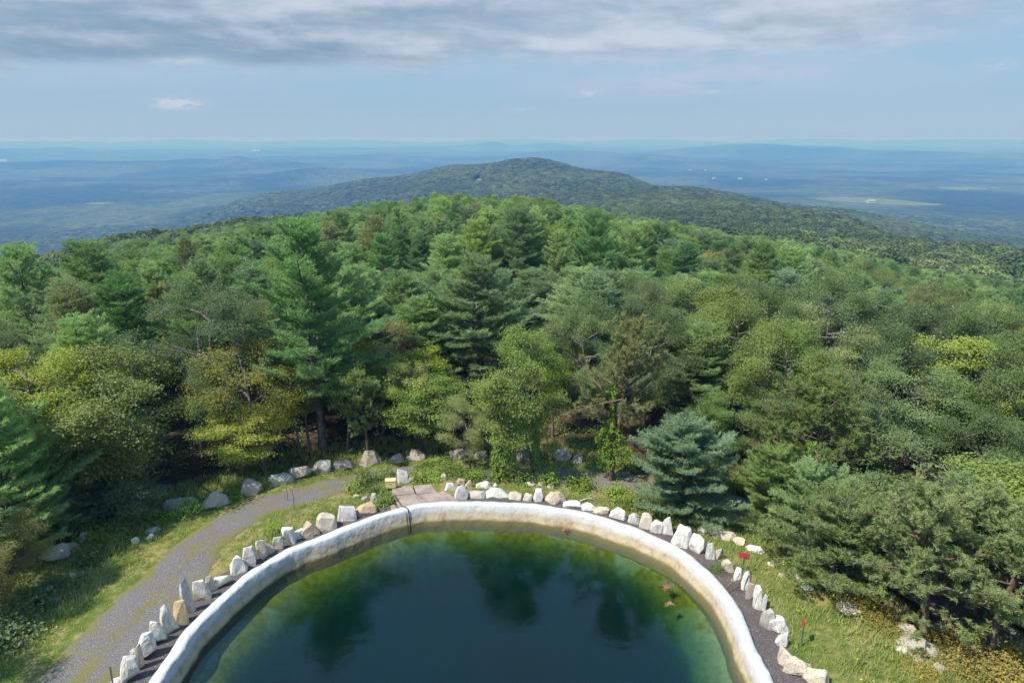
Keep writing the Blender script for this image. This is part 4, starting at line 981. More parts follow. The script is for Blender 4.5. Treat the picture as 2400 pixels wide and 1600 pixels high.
# ------------------------------------------------------------------ wooded hills farther off
def far_crown(seed, n=900):
    rng = np.random.default_rng(seed)
    d = rng.normal(0, 1, (n, 3)); d[:, 2] = np.abs(d[:, 2])*0.9 - 0.15; d = unit(d)
    lob = unit(rng.normal(0, 1, (6, 3)) + np.array([0, 0, 0.6]))
    rr = 1 + 0.30*np.max(np.maximum(0, d @ lob.T)**5, 1) - 0.18
    Cn = d*rr[:, None]*np.array([4.2, 4.2, 3.4])*rng.uniform(0.70, 1.04, (n, 1)) + np.array([0, 0, 6.2])
    A = unit(rng.normal(0, 1, (n, 3)) + d*0.3 - np.array([0, 0, 0.3])); N = unit(d + rng.normal(0, 0.35, (n, 3)) + np.array([0, 0, 0.3]))
    L = rng.uniform(0.6, 1.25, n); V, F = leaf_geo(Cn, A, N, L, L*0.85)
    mb = MB(); mb.tube([(0, 0, 0), (0.1, 0, 3.5), (0, 0.1, 6.5)], [0.22, 0.18, 0.08], 5, False)
    tv = np.array([tuple(v) for v in mb.v]); 
    return mesh_np('far_tree_crown', V, F, [M['far_crown']], rng.random(n)*0.88), mb.mesh('far_tree_trunk', M['bark'])
far_src = []
for i in range(3):
    KIND['far%d' % i] = (*far_crown(60+i), 9.5, 4.2)
    a_, d_ = [(-31, 300), (33, 330), (20, 380)][i]; x, y = d_*math.sin(rad(a_)), d_*math.cos(rad(a_))
    t = tree('broadleaf_tree', ['round broadleaf tree at the top of the left wooded flank', 'round broadleaf tree where the right shoulder meets the near forest', 'round broadleaf tree on the right wooded shoulder behind the crest'][i], 'broadleaf tree', 'far%d' % i, (x, y, float(zg(x, y))))
    far_src.append([c for c in t.children if c.name.startswith('crown')][0])
def hill_points():
    rng = np.random.default_rng(9); pts = []
    az = np.radians(np.arange(-41, 41.01, 0.2)); ds = 60*1.02**np.arange(0, 215)
    A_, D_ = np.meshgrid(az, ds, indexing='ij'); Zt = zg(D_*np.sin(A_), D_*np.cos(A_)) + np.where(D_ < 300, 3.0, 6.0)
    S = (Zt - CAM_H)/D_; H = np.maximum.accumulate(S, 1)
    d = 285.0
    while d < 2700:
        sp = 6.6 if d < 900 else (6.6 + (d-900)*0.0065)
        sp *= 0.9
        n = int(2*math.pi*d*82/360/sp); a = np.radians(rng.uniform(-41, 41, n)); dd = d + rng.uniform(-0.5, 0.5, n)*sp
        x, y = dd*np.sin(a), dd*np.cos(a); z = zg(x, y); sc = sp/6.6*rng.uniform(0.9, 1.35, n)*1.38
        ai = np.clip(((a - az[0])/(az[1]-az[0])).astype(int), 0, len(az)-1); di = np.clip((np.log(d/60)/math.log(1.02)).astype(int) - 1, 0, len(ds)-1)
        s = (z + 9*sc + 5 - CAM_H)/dd; ok = s > H[ai, di] - 0.004
        pts.append(np.stack([x, y, z - 2.0, sc, np.minimum(sc*0.82, 1.5)*rng.uniform(0.8, 1.15, n), rng.uniform(0, 6.28, n)], 1)[ok]); d += sp*0.86
    Pn = np.concatenate(pts); c = PD(1098, 412); r0 = math.hypot(c.x, c.y); al = (Pn[:, 0]*c.x + Pn[:, 1]*c.y)/r0; ac = np.abs(Pn[:, 0]*c.y - Pn[:, 1]*c.x)/r0
    return Pn[~((ac < 15) & (al > r0 - 120) & (al < r0 + 22))], rng
HP, rng = hill_points()
# the deciduous woods come in stands of lighter and darker green
st = vnoise(HP[:, 0]/170, HP[:, 1]/170, 31) + 0.5*vnoise(HP[:, 0]/45, HP[:, 1]/45, 32) + rng.normal(0, 0.15, len(HP))
i0 = st > 0.12; i1 = (~i0) & (rng.random(len(HP)) < 0.5)
scatter('hill_forest', [(far_src[0], HP[i0]), (far_src[1], HP[i1]), (far_src[2], HP[~(i0 | i1)])], ['far_crown_light', 'far_crown', 'far_crown'])
print('hill trees', len(HP), 'forest individuals', used, 'rest', sum(len(v) for v in rest.values()))

# far farm buildings and the pale field in the valley
def m_plain(name, col, rough=0.7, spec=0.3):
    m, T = new_mat(name); g = T.n('ShaderNodeTexCoord').outputs['Object']; n = T.noise(g, 3.0, 4, 0.6)
    finish(T, principled(T, T.mix(T.mr(n, 0.35, 0.7), col, tuple(c*0.78 for c in col)), rough, spec)); return m
M['whitewall'] = m_plain('white_barn_boards', (0.45, 0.45, 0.44)); M['roofgrey'] = m_plain('pale_sheet_roof', (0.28, 0.29, 0.30))
def house(label, px, py, w, d, h, rot, cat='building'):
    p = PD(px, py); o = bpy.data.objects.new('farm_building', None); COL.objects.link(o); o.location = p - Vector((0, 0, 1)); o.rotation_euler = (0, 0, rot)
    mb = MB(); mb.box((0, 0, h/2), (w, d, h)); link('wall', mb.mesh('wall', M['whitewall']), o)
    hw = w/2*1.03; hd = d/2*1.1
    V = [(-hw, -hd, h-0.02), (hw, -hd, h-0.02), (hw, hd, h-0.02), (-hw, hd, h-0.02), (-hw, 0, h+d*0.35), (hw, 0, h+d*0.35)]
    me = mesh_np('roof', np.array(V), [np.array([(0, 1, 5, 4), (2, 3, 4, 5), (3, 2, 1, 0)]), np.array([(0, 4, 3), (1, 2, 5)])], [M['roofgrey']]); link('roof', me, o)
    tag(o, label, cat, 'small white buildings far down the valley')
house('long white farm building beside the pale field below the right shoulder', 2000, 466, 34, 16, 9, 0.15)
house('white building on the wooded slope above the valley field', 1585, 392, 22, 14, 7, 0.3)
house('white building at the edge of the far village', 1620, 392, 18, 12, 6, -0.2)
house('white building left of the village below the long plateau', 1640, 411, 24, 14, 7, 0.5)
house('white building in the middle of the village below the long plateau', 1700, 412, 26, 15, 7, 0.0)
house('white building right of the village below the long plateau', 1760, 414, 18, 12, 6, 0.6)
house('long pale warehouse far off on the left plain', 590, 347, 150, 60, 16, 0.05)
house('pale warehouse at the far left edge of the valley', 8, 371, 110, 40, 12, 0.0)

# ------------------------------------------------------------------ stones
def rock_mesh(name, w, d, h, seed, style='block'):
    rng = random.Random(seed); bm = bmesh.new(); n = 22
    for i in range(n):
        t = rng.random(); a = rng.uniform(0, 2*math.pi); z = -0.18 + 1.18*t
        if style == 'slab': k = (1 - 0.45*max(0, t-0.35)/0.65)*rng.uniform(0.82, 1.0)
        elif style == 'point': k = (1 - 0.72*max(0, t-0.1)/0.9)*rng.uniform(0.8, 1.05) + 0.05
        elif style == 'flat': k = (1 - 0.55*max(0, t)**2)*rng.uniform(0.75, 1.05)
        else: k = (1 - 0.38*max(0, t-0.3)/0.7)*rng.uniform(0.78, 1.02)
        c, s = math.cos(a), math.sin(a); e = 0.62
        x = math.copysign(abs(c)**e, c)*k; y = math.copysign(abs(s)**e, s)*k
        bm.verts.new((x*w/2 + (0.12*w*(t-0.5) if seed % 3 == 0 else -0.07*w*(t-0.5)), y*d/2, z*h))
    r = bmesh.ops.convex_hull(bm, input=bm.verts)
    bmesh.ops.delete(bm, geom=list({g for g in r['geom_interior'] + r['geom_unused'] if isinstance(g, bmesh.types.BMVert)}), context='VERTS')
    bmesh.ops.dissolve_limit(bm, angle_limit=rad(9), verts=bm.verts, edges=bm.edges)
    bmesh.ops.bevel(bm, geom=bm.edges[:], offset=0.045*min(w, h, d), segments=1, affect='EDGES', clamp_overlap=True)
    bmesh.ops.triangulate(bm, faces=bm.faces[:])
    bmesh.ops.subdivide_edges(bm, edges=[e for e in bm.edges if e.calc_length() > 0.35*min(w, h)], cuts=1, use_grid_fill=False)
    bmesh.ops.triangulate(bm, faces=bm.faces[:])
    m = min(w, h, d); sd = Vector((seed*1.7, seed*0.3, 0))
    for v in bm.verts:
        q = Vector((v.co.x*2.2/m, v.co.y*2.2/m, v.co.z*1.1/m)) + sd
        v.co += Vector((noise.noise(q), noise.noise(q + Vector((9, 0, 0))), noise.noise(q + Vector((0, 9, 0)))*0.6))*0.10*m
    bmesh.ops.recalc_face_normals(bm, faces=bm.faces[:])
    me = bpy.data.meshes.new(name); bm.to_mesh(me); bm.free(); me.materials.append(M['stone']); return me
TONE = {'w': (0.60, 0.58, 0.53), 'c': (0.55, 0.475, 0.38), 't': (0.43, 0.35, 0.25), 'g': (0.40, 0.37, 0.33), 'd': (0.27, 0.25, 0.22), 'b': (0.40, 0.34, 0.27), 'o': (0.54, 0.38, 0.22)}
REG = {1: (0, 1000, 2091/800), 2: (800, 1000, 2091/800), 3: (1600, 1000, 2091/800), 6: (1300, 1020, 2352/500), 0: (0, 0, 1/S24)}
_rs = random.Random(8); _sid = [100]
def stone(reg, x, yb, w, h, tone, style, label, group=None, name='standing_stone', cat='stone', depth=None, pos_only=False):
    ox, oy, z = REG[reg]; p = P(ox + x/z, oy + yb/z); D = p - Vector((0, 0, CAM_H)); L = D.length
    px2m = L/math.hypot(F24, 1)*1.0
    u = ((ox + x/z) - 1200)/F24; v = ((oy + yb/z) - 800)/F24; px2m = L/F24/math.sqrt(1 + u*u + v*v)
    dep = math.asin(-D.z/L); W = w/z*px2m
    dp = depth if depth else max(0.28, min(0.75*W, 0.9))*_rs.uniform(0.8, 1.1)
    vis = h/z*px2m; H = (vis - 0.55*dp*math.sin(dep))/math.cos(dep); H = max(H, 0.22*W, 0.18)
    dirv = Vector((D.x, D.y, 0)).normalized(); q = p + dirv*dp*0.42; q.z = float(zg(q.x, q.y)) - 0.03
    _sid[0] += 1; me = rock_mesh(name, W*_rs.uniform(1.25, 1.5), dp*1.15, H*_rs.uniform(0.98, 1.14), _sid[0], style)
    face = math.atan2(dirv.y, dirv.x) - math.pi/2
    o = link(name, me, None, q, (_rs.uniform(-0.05, 0.05), _rs.uniform(-0.09, 0.09), face + _rs.uniform(-0.25, 0.25)))
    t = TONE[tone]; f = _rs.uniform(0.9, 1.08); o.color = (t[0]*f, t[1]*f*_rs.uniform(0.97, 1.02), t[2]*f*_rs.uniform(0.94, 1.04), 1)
    tag(o, label, cat, group); return o
GR = 'stones set in a ring round the reservoir'
RING = [
 (1,735,1580,70,60,'w','block','small cut-off white stone at the bottom frame edge beside the green post'),
 (1,805,1568,100,165,'w','slab','big white slab in the ring, first large one right of the green post'),
 (1,830,1430,35,75,'w','slab','small white upright tucked behind the narrow brown-edged stone'),
 (1,862,1490,46,160,'c','slab','tall narrow white upright with a brown right edge, low in the left arc'),
 (1,915,1425,95,170,'w','slab','broad white upright with a grey shaded side, above the narrow brown-edged stone'),
 (1,970,1345,100,150,'w','point','white stone tapering downward, third big one up the left arc'),
 (1,1043,1270,92,185,'w','point','tall white wedge leaning left beside the orange-tan stone'),
 (1,1120,1215,84,150,'o','block','orange-tan rounded stone below the tallest upright in the left arc'),
 (1,1164,1140,62,215,'w','slab','tallest thin white pillar stone in the left arc'),
 (1,1240,1075,90,132,'w','block','squat white stone right of the tallest pillar'),
 (1,1290,1015,70,112,'c','point','cream pointed stone with a pinkish face behind the squat white one'),
 (1,1368,985,95,118,'w','slab','long white striped stone leaning over in the left arc'),
 (1,1458,905,92,112,'w','block','lumpy white stone with a notched top in the left arc'),
 (1,1532,855,80,135,'w','slab','white upright with two points, below the brown-sided pair'),
 (1,1602,815,70,128,'c','slab','white upright with a rust-brown right face'),
 (1,1648,785,56,103,'c','slab','cream upright leaning on the brown-faced stone'),
 (1,1705,755,58,85,'g','block','small grey mossy stone under a leafy weed'),
 (1,1770,725,88,122,'w','block','white stone with a grey lower half beside the leafy weed'),
 (1,1833,690,75,70,'w','block','low white stone left of the round tan one'),
 (1,1913,675,102,104,'t','block','round tan stone in the left arc'),
 (1,2010,635,122,104,'c','block','broad cream stone with a tan face right of the round tan one'),
 (2,35,580,98,105,'w','block','big smooth white boulder left of the orange-stained one'),
 (2,157,545,130,88,'o','block','wide orange-stained white boulder nearest the concrete slab'),
 (2,668,395,66,60,'w','point','white stone leaning over at the right edge of the concrete slab'),
 (2,736,450,72,95,'w','slab','white grey-veined upright with a weed at its foot, right of the concrete slab'),
 (2,833,440,106,54,'g','flat','low grey-white stone with dark cracks right of the weed-footed upright'),
 (2,948,435,130,60,'w','flat','wide flat-topped white stone behind the rim'),
 (2,1068,450,92,58,'c','flat','cream low stone right of the wide flat-topped one'),
 (2,1143,457,54,54,'w','block','small white block between the cream stone and the upright'),
 (2,1208,460,62,90,'w','slab','narrow white upright at the far side of the pool'),
 (2,1310,475,118,88,'c','point','large cream triangular boulder at the far side of the pool'),
 (2,1420,498,104,50,'w','flat','low white stone right of the large cream triangular boulder'),
 (2,1512,515,84,52,'w','point','low peaked white stone, second right of the cream triangular boulder'),
 (2,1595,535,98,50,'c','flat','low cream wedge, third right of the cream triangular boulder'),
 (2,1695,575,108,80,'w','point','white sloping boulder in front of the lone blue pine'),
 (2,1790,597,66,70,'w','block','small white block left of the grey-topped upright'),
 (2,1862,628,62,112,'c','slab','upright with a grey top, highest in front of the lone blue pine'),
 (2,1932,652,68,84,'w','block','white stone with a cut corner right of the grey-topped upright'),
 (2,1993,660,64,112,'w','point','white pointed upright shaped like a fin'),
 (6,1478,1090,75,95,'w','block','white stone peeping from behind the big cracked slab'),
 (6,1392,1235,165,258,'w','slab','big upright slab with dark vertical cracks'),
 (6,1562,1295,190,205,'w','block','big white sloping block right of the cracked slab'),
 (6,1714,1370,88,182,'w','slab','white upright left of the dry brown stalks'),
 (6,1812,1375,90,160,'c','slab','cream rounded upright behind the dry brown stalks'),
 (6,1895,1510,118,140,'c','slab','striped cream stone right of the dry brown stalks'),
 (3,328,955,52,92,'w','slab','square white upright left of the red sign post'),
 (3,385,1005,58,128,'w','point','white pointed slab just below the red sign'),
 (3,412,1062,56,108,'b','block','brown-faced stone below the pointed slab'),
 (3,458,1120,56,145,'w','block','knobbly white stone beside the thin tall slab'),
 (3,491,1128,28,125,'w','slab','thin tall white slab on edge in the right arc'),
 (3,520,1242,85,130,'g','block','grey wedge-shaped stone with a flat sloping top in the right arc'),
 (3,578,1262,102,100,'w','block','big white cube-like stone with a flat top in the right arc'),
 (3,604,1345,58,92,'w','block','small white block under the big cube-like stone'),
 (3,622,1465,100,128,'c','block','grey-cream block third from the bottom of the right arc'),
 (3,705,1545,140,142,'c','block','long rounded cream stone second from the bottom of the right arc'),
 (3,800,1590,130,118,'c','block','rounded cream stone cut by the bottom frame edge in the right arc'),
]
for r_ in RING: stone(*r_, group=GR)
GB = 'boulders along the forest edge and the road'
BOUL = [
 (0,415,1172,78,34,'d','flat','large flat grey boulder at the forest edge, leftmost of the row'),
 (0,497,1166,62,40,'b','point','grey-tan wedge boulder right of the flat grey one'),
 (0,577,1137,50,38,'b','block','tan ridged boulder, third in the row along the road'),
 (0,645,1114,52,30,'g','flat','low striped grey boulder, fourth in the row along the road'),
 (0,694,1100,43,33,'b','block','brown-grey squarish boulder, fifth in the row along the road'),
 (0,741,1087,38,30,'g','block','pale grey boulder with cracks, sixth in the row along the road'),
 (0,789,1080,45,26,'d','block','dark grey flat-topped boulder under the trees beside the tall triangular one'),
 (0,853,1070,44,38,'b','point','tall triangular tan boulder at the forest edge'),
 (0,911,1062,32,24,'b','point','tilted small brown boulder right of the tall triangular one'),
 (0,955,1057,42,26,'b','point','low hump-shaped tan boulder left of the hanging vines'),
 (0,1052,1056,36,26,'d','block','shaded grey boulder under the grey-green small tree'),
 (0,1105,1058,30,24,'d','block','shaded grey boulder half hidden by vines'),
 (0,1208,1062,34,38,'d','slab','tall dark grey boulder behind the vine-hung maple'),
 (0,1292,1058,34,28,'g','block','square pale grey boulder in the dark gap right of the maple'),
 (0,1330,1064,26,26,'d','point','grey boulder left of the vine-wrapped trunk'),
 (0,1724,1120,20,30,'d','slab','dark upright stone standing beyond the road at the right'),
 (2,375,345,70,92,'w','slab','white grey-veined upright stone standing alone above the yellow box'),
 (2,430,340,42,34,'d','block','grey stone half buried in leaves right of the lone white upright'),
 (2,495,312,52,42,'g','block','weathered grey stone in the weeds behind the concrete slab'),
 (2,626,322,44,48,'w','point','small white peaked stone in the weeds behind the concrete slab'),
 (2,735,365,50,55,'t','block','tan split stone behind the leaning white one'),
 (2,780,375,44,50,'t','slab','narrow brown-streaked stone behind the grey-veined upright'),
 (2,868,378,78,48,'w','block','white broken stone in the grass behind the low grey-white one'),
 (2,943,366,20,16,'c','block','small cream stone alone in the grass behind the wide white one'),
 (2,1150,362,60,18,'c','flat','flat pale stone in the grass at the road, left of three'),
 (2,1228,358,44,16,'c','flat','flat pale stone in the grass at the road, middle of three'),
 (2,1280,378,50,26,'c','flat','flat pale stone in the grass at the road, right of three'),
 (2,145,455,42,32,'d','block','dark grey stone in the weeds above the orange-stained boulder'),
 (2,203,462,46,62,'g','slab','grey-white upright in the weeds above the orange-stained boulder'),
 (2,92,442,34,28,'c','block','small cream stone in the weeds above the big smooth white boulder'),
 (2,213,392,18,34,'w','slab','thin white stone sticking out of the weeds left of the yellow box'),
 (1,835,715,46,42,'c','block','small cream stone in the bright grass below the sapling'),
 (1,927,682,40,34,'w','point','small white stone in the bright grass right of the cream one'),
 (1,940,648,80,34,'g','flat','flat grey stone partly sunk in the bright grass'),
 (1,355,835,170,120,'g','flat','large pale rock outcrop on the grassy bank at the left'),
 (1,525,700,62,60,'g','block','pale grey rock above the large outcrop under the pine bough'),
 (1,450,745,50,44,'b','block','brownish rock joined to the upper end of the large outcrop'),
 (1,460,960,52,78,'g','point','pale rock in the shaded grass below the large outcrop'),
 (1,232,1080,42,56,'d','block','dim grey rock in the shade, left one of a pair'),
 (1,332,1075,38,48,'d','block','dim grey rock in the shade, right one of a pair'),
 (6,1660,1080,172,85,'w','flat','flat white stone on the grass right of the blue pine, first of four'),
 (6,1862,1150,262,90,'c','flat','long low pinkish stone on the grass, second of four'),
 (6,2040,1205,140,95,'c','flat','tan-topped stone on the grass, third of four'),
 (6,2200,1285,190,80,'w','flat','flat white stone at the shade edge on the grass, last of four'),
 (3,555,850,66,28,'w','flat','small broken white stone at the pine boughs above the yellow flowers'),
 (3,605,918,38,20,'b','flat','small pinkish stone in the meadow right of the yellow flowers'),
 (3,712,955,105,62,'b','flat','long tan stone under the low pine boughs in the meadow'),
 (3,758,1000,74,26,'w','flat','thin white stone below the low pine boughs'),
 (3,1012,1150,140,72,'b','flat','pinkish rounded boulder alone in the right meadow'),
 (3,1368,1275,130,72,'g','block','grey boulder left of the dark pitch pine trunk'),
 (3,1440,1390,260,98,'g','flat','large flat lichen-grey boulder in front of the dark pitch pine trunk'),
 (3,1348,1388,86,48,'w','flat','pale wedge stone at the left end of the large flat boulder'),
 (3,1455,1448,92,50,'g','block','pale grey stone below the large flat boulder'),
 (3,1565,1500,86,54,'b','flat','tan-grey stone among the yellow shrubs below the large flat boulder'),
 (3,1590,1265,130,60,'g','flat','grey boulder in the shade right of the dark pitch pine trunk'),
 (3,1810,1365,110,52,'g','flat','pale boulder under the right edge pitch pine'),
]
for r_ in BOUL: stone(*r_, group=GB, name='boulder', cat='boulder')

# ------------------------------------------------------------------ concrete slab, yellow box, cables, posts, signs
def m_conc():
    m, T = new_mat('weathered_concrete'); pos = T.n('ShaderNodeNewGeometry').outputs['Position']
    n1 = T.noise(pos, 0.9, 5, 0.6); n2 = T.noise(pos, 9, 5, 0.65)
    col = T.mix(T.mr(n1, 0.35, 0.62), (0.33, 0.27, 0.22), (0.22, 0.175, 0.15)); col = T.mix(T.mr(n2, 0.5, 0.75, 0, 0.6), col, (0.13, 0.10, 0.085))
    finish(T, principled(T, col, 0.9, 0.2, n2, 0.5, 0.03)); return m
M['concrete'] = m_conc(); M['boxcream'] = m_plain('cream_painted_metal', (0.66, 0.53, 0.26), 0.5); M['boxdark'] = m_plain('dark_box_base', (0.05, 0.045, 0.04))
M['cable'] = m_plain('black_cable', (0.02, 0.02, 0.022), 0.5); M['greenpost'] = m_plain('green_steel_post', (0.03, 0.14, 0.085), 0.5); M['redsign'] = m_plain('faded_red_sign', (0.46, 0.04, 0.05), 0.6)
M['stalk'] = m_plain('dry_stalk', (0.20, 0.13, 0.07), 0.9); M['pipe'] = m_plain('rusty_rod', (0.16, 0.09, 0.06), 0.8)
def panel(pts, z0, thick):
    W = [PD(a, b, z0) for a, b in pts]; V = [(w.x, w.y, z0 + 0.012*((i*7) % 3 - 1)) for i, w in enumerate(W)] + [(w.x, w.y, z0-thick) for w in W]
    return mesh_np('panel', np.array(V), np.array([(0, 1, 2, 3), (7, 6, 5, 4), (0, 4, 5, 1), (1, 5, 6, 2), (2, 6, 7, 3), (3, 7, 4, 0)]), [M['concrete']])
so = bpy.data.objects.new('concrete_slab', None); COL.objects.link(so); so.location = (0, 0, 0)
for q in ([(918,1168),(992,1160),(955,1134),(903,1138)], [(996,1160),(1040,1155),(1006,1131),(959,1134)], [(901,1137),(953,1133),(946,1114),(900,1118)], [(957,1133),(1004,1130),(990,1112),(950,1114)]):
    link('panel', panel(q, 0.16, 0.5), so)
link('kerb', panel([(1042,1155),(1058,1154),(1022,1126),(1009,1130)], 0.22, 0.5), so); link('kerb', panel([(898,1172),(914,1169),(906,1158),(897,1160)], 0.22, 0.5), so)
tag(so, 'weathered concrete slab of joined panels between the rim and the weeds', 'concrete slab')
bp = PD(898, 1124, 0.0); bo = bpy.data.objects.new('junction_box', None); COL.objects.link(bo); bo.location = bp
mb = MB(); mb.box((0, 0, 0.44), (0.62, 0.42, 0.46), 0.12); link('body', mb.mesh('body', M['boxcream']), bo)
mb = MB(); mb.box((0, 0, 0.687), (0.66, 0.46, 0.03), 0.12); link('lid', mb.mesh('lid', M['boxcream']), bo)
mb = MB(); mb.box((0, 0, 0.095), (0.36, 0.24, 0.23), 0.12); link('base', mb.mesh('base', M['boxdark']), bo)
mb = MB(); mb.tube([(-0.08, -0.222, 0.48), (0.12, -0.205, 0.48)], [0.012, 0.012], 4); link('handle', mb.mesh('handle', M['boxdark']), bo)
tag(bo, 'cream yellow metal box on a dark base at the left end of the concrete slab', 'box')
def cable(pts, label, r=0.018):
    mb = MB(); mb.tube(dense([Vector(p) for p in pts], 6), [r]*((len(pts)-1)*6+1), 6); o = link('cable', mb.mesh('cable', M['cable'], True)); tag(o, label, 'cable'); return o
def rimz(px, th_off, z):
    p = PD(px, 1168, 0.3); t = math.atan2(p.y-POOL[1], p.x-POOL[0]); return rim_pt(t, th_off, z)
cable([bp + Vector((0.1, -0.2, 0.04)), PD(912, 1145, 0.2), PD(922, 1160, 0.22), rimz(928, 0.12, 0.24), rimz(932, -0.25, 0.36), rimz(936, -0.5, 0.33), rimz(937, -0.62, 0.02), rimz(937, -0.75, -0.5), rimz(936, -0.95, -1.0)], 'black cable running from the cream box over the white rim into the water', 0.022)
cable([rimz(930, -0.55, 0.22), rimz(930, -0.62, -0.05), rimz(930, -0.75, -0.5), rimz(931, -0.95, -1.0)], 'thin dark line hanging down the pool wall beside the black cable', 0.010)
mb = MB()
def post(px, py, h, label, sign=None, lean=0.0, edge=False):
    p = PD(px, py); o = bpy.data.objects.new('sign_post' if sign else 'steel_post', None); COL.objects.link(o); o.location = p; o.rotation_euler = (0, lean, 0)
    mb = MB(); mb.box((0, 0, h/2-0.1), (0.055, 0.03, h+0.2)); mb.box((0, 0.025, h/2-0.1), (0.014, 0.03, h+0.2)); link('post', mb.mesh('post', M['greenpost']), o)
    if sign:
        mb = MB(); mb.box((0, 0.047, h-0.02), (sign[0], 0.012, sign[1]), 0, 0); s = link('sign_panel', mb.mesh('sign_panel', M['redsign']), o)
        if edge: o.rotation_euler = (0, lean, rad(80))
        else: o.rotation_euler = (0, lean, rad(-18))
    tag(o, label, 'sign' if sign else 'post'); return o
post(262, 1590, 1.25, 'green steel post without a sign at the bottom left', None, 0.04)
post(1705, 1318, 1.05, 'red sign seen from behind on a green post in the stone ring', (0.52, 0.30))
post(1841, 1482, 1.15, 'red sign seen edge-on on a thin green post in the flowery meadow', (0.30, 0.42), 0.05, True)
post(1421, 1172, 0.75, 'thin green stake standing in the grass before the vine-wrapped trunk')
for a, b, h, lb in [(676, 1172, 1.45, 'rusty thin rod standing on the grass strip beside the gravel road'), (661, 1150, 0.9, 'short thin rod beside the gravel road, left of the taller rusty one')]:
    mb = MB(); mb.tube([(0, 0, -0.1), (0.02, 0, h*0.5), (-0.02, 0.01, h)], [0.02, 0.018, 0.014], 6); tag(link('rod', mb.mesh('rod', M['pipe']), None, PD(a, b)), lb, 'rod')

# ------------------------------------------------------------------ dead wood
def branch(label, pts, r=0.05):
    mb = MB(); d = dense([Vector(p) for p in pts], 5); n = len(d); mb.tube(d, [r*(1-0.7*i/(n-1)) for i in range(n)], 6)
    k = n//2; mb.tube([d[k], d[k] + Vector((0.25, 0.1, 0.35)), d[k] + Vector((0.6, 0.1, 0.5))], [r*0.5, r*0.35, r*0.15], 4, False)
    tag(link('dead_branch', mb.mesh('dead_branch', M['deadwood'], True)), label, 'branch')
p = PD(2010, 1290); branch('pale broken branch sticking out of the dark trees at the right', [p + Vector((-0.9, 0, 2.4)), p + Vector((-0.3, 0.1, 2.15)), p + Vector((0.4, 0.2, 2.2)), p + Vector((1.6, 1.6, 2.6))], 0.07)
p = PD(1352, 1152); branch('grey driftwood-like root lying in the grass behind the far stones', [p + Vector((-0.5, 0, 0.05)), p + Vector((0, 0.05, 0.22)), p + Vector((0.5, 0, 0.08))], 0.06)

# ------------------------------------------------------------------ leafy ground plants
def shrub_mesh(name, seed, w, d, h, n, leaf, mat, aspect=0.6, twig=True):
    rng = np.random.default_rng(seed); k = max(6, n//40); c = rng.normal(0, 1, (k, 3)); c[:, 2] = np.abs(c[:, 2]); c = unit(c)*rng.uniform(0.35, 1.0, (k, 1))**0.5*np.array([w/2, d/2, h*0.85])
    Cn = np.repeat(c, n//k+1, 0)[:n]; out = unit(Cn + np.array([0, 0, 0.2*h])); Cn = Cn + rng.normal(0, 0.16 + 0.08*h, (n, 3)); Cn[:, 2] = np.abs(Cn[:, 2]) + 0.03
    A = unit(out*0.6 + rng.normal(0, 0.8, (n, 3))); N = unit(np.array([0, 0, 1.0]) + out*0.5 + rng.normal(0, 0.5, (n, 3))); L = leaf*rng.uniform(0.6, 1.3, n)
    V, F = leaf_geo(Cn, A, N, L, L*aspect); tn = np.clip(np.repeat(rng.random(k), n//k+1)[:n]*0.5 + rng.random(n)*0.5, 0, 1)*0.88
    return mesh_np(name, V, F, [M[mat]], tn)
SH = {('weed', i): shrub_mesh('leafy_weed', 200+i, 1.5, 1.2, 0.7, 700, 0.13, 'weed') for i in range(3)}
SH.update({('huckle', i): shrub_mesh('huckleberry_shrub', 210+i, 1.6, 1.4, 0.55, 900, 0.10, 'huckle', 0.55) for i in range(2)})
def shrub(key, px, py, sx, sz, label, name, cat, group, mat=None, rot=0.0):
    p = PD(px, py); me = SH[key]; o = link(name, me, None, p, (0, 0, rot), (sx, sx, sz))
    if mat: setmat(o, M[mat])
    tag(o, label, cat, group)
WG = 'leafy weed clumps round the concrete slab'
for i, (a, b, sx, sz, lb) in enumerate([(838,1112,1.0,1.3,'tall leafy weed clump left of the yellow box'),(820,1125,1.0,1.0,'leafy weed clump at the road edge left of the yellow box'),(862,1132,0.7,0.8,'leafy weed clump above the orange-stained boulder'),(885,1098,0.9,1.1,'leafy weed clump left of the lone white upright stone'),
        (960,1098,1.0,0.8,'weed clump right of the lone white upright stone'),(1000,1098,1.0,0.8,'weed clump left of the small white peaked stone'),(1030,1085,1.1,0.9,'weed clump behind the small white peaked stone'),(1060,1096,1.1,0.9,'weed clump behind the tan split stone'),(1090,1100,1.0,0.9,'weed clump in front of the hanging vines'),
        (885,1155,0.8,1.0,'yellowish weed clump beside the left kerb of the slab'),(884,1150,0.5,0.6,'small weed clump under the yellow box'),(640,1228,0.8,1.0,'leafy weed leaning over the grey mossy stone'),(1015,1068,1.0,0.8,'low weed clump between the hump boulder and the vines'),(975,1075,0.9,0.7,'low weed clump below the hump boulder'),
        (1500,1190,1.3,0.9,'weed clump at the left foot of the lone blue pine'),(1455,1165,1.2,1.0,'weed clump between the vine-wrapped trunk and the blue pine'),(1150,1096,1.2,1.2,'weed clump at the road edge under the centre maple'),(1200,1102,1.2,1.0,'weed clump before the shaded road right of the maple vines'),(1260,1108,1.1,1.1,'weed clump before the shaded road, left of the pale flat stones'),(1330,1118,1.2,1.0,'weed clump behind the driftwood-like root'),(1420,1140,1.1,1.1,'weed clump right of the vine-wrapped trunk'),(1620,1190,1.3,0.9,'weed clump at the right foot of the lone blue pine'),(1700,1125,1.2,1.2,'yellowish shrub beyond the road beside the dark upright stone'),(1650,1310,0.55,0.5,'cushion of green leaves on the gravel strip')]):
    shrub(('weed', i % 3), a, b, sx, sz, lb, 'leafy_weed', 'weed', WG, None, i*1.3)
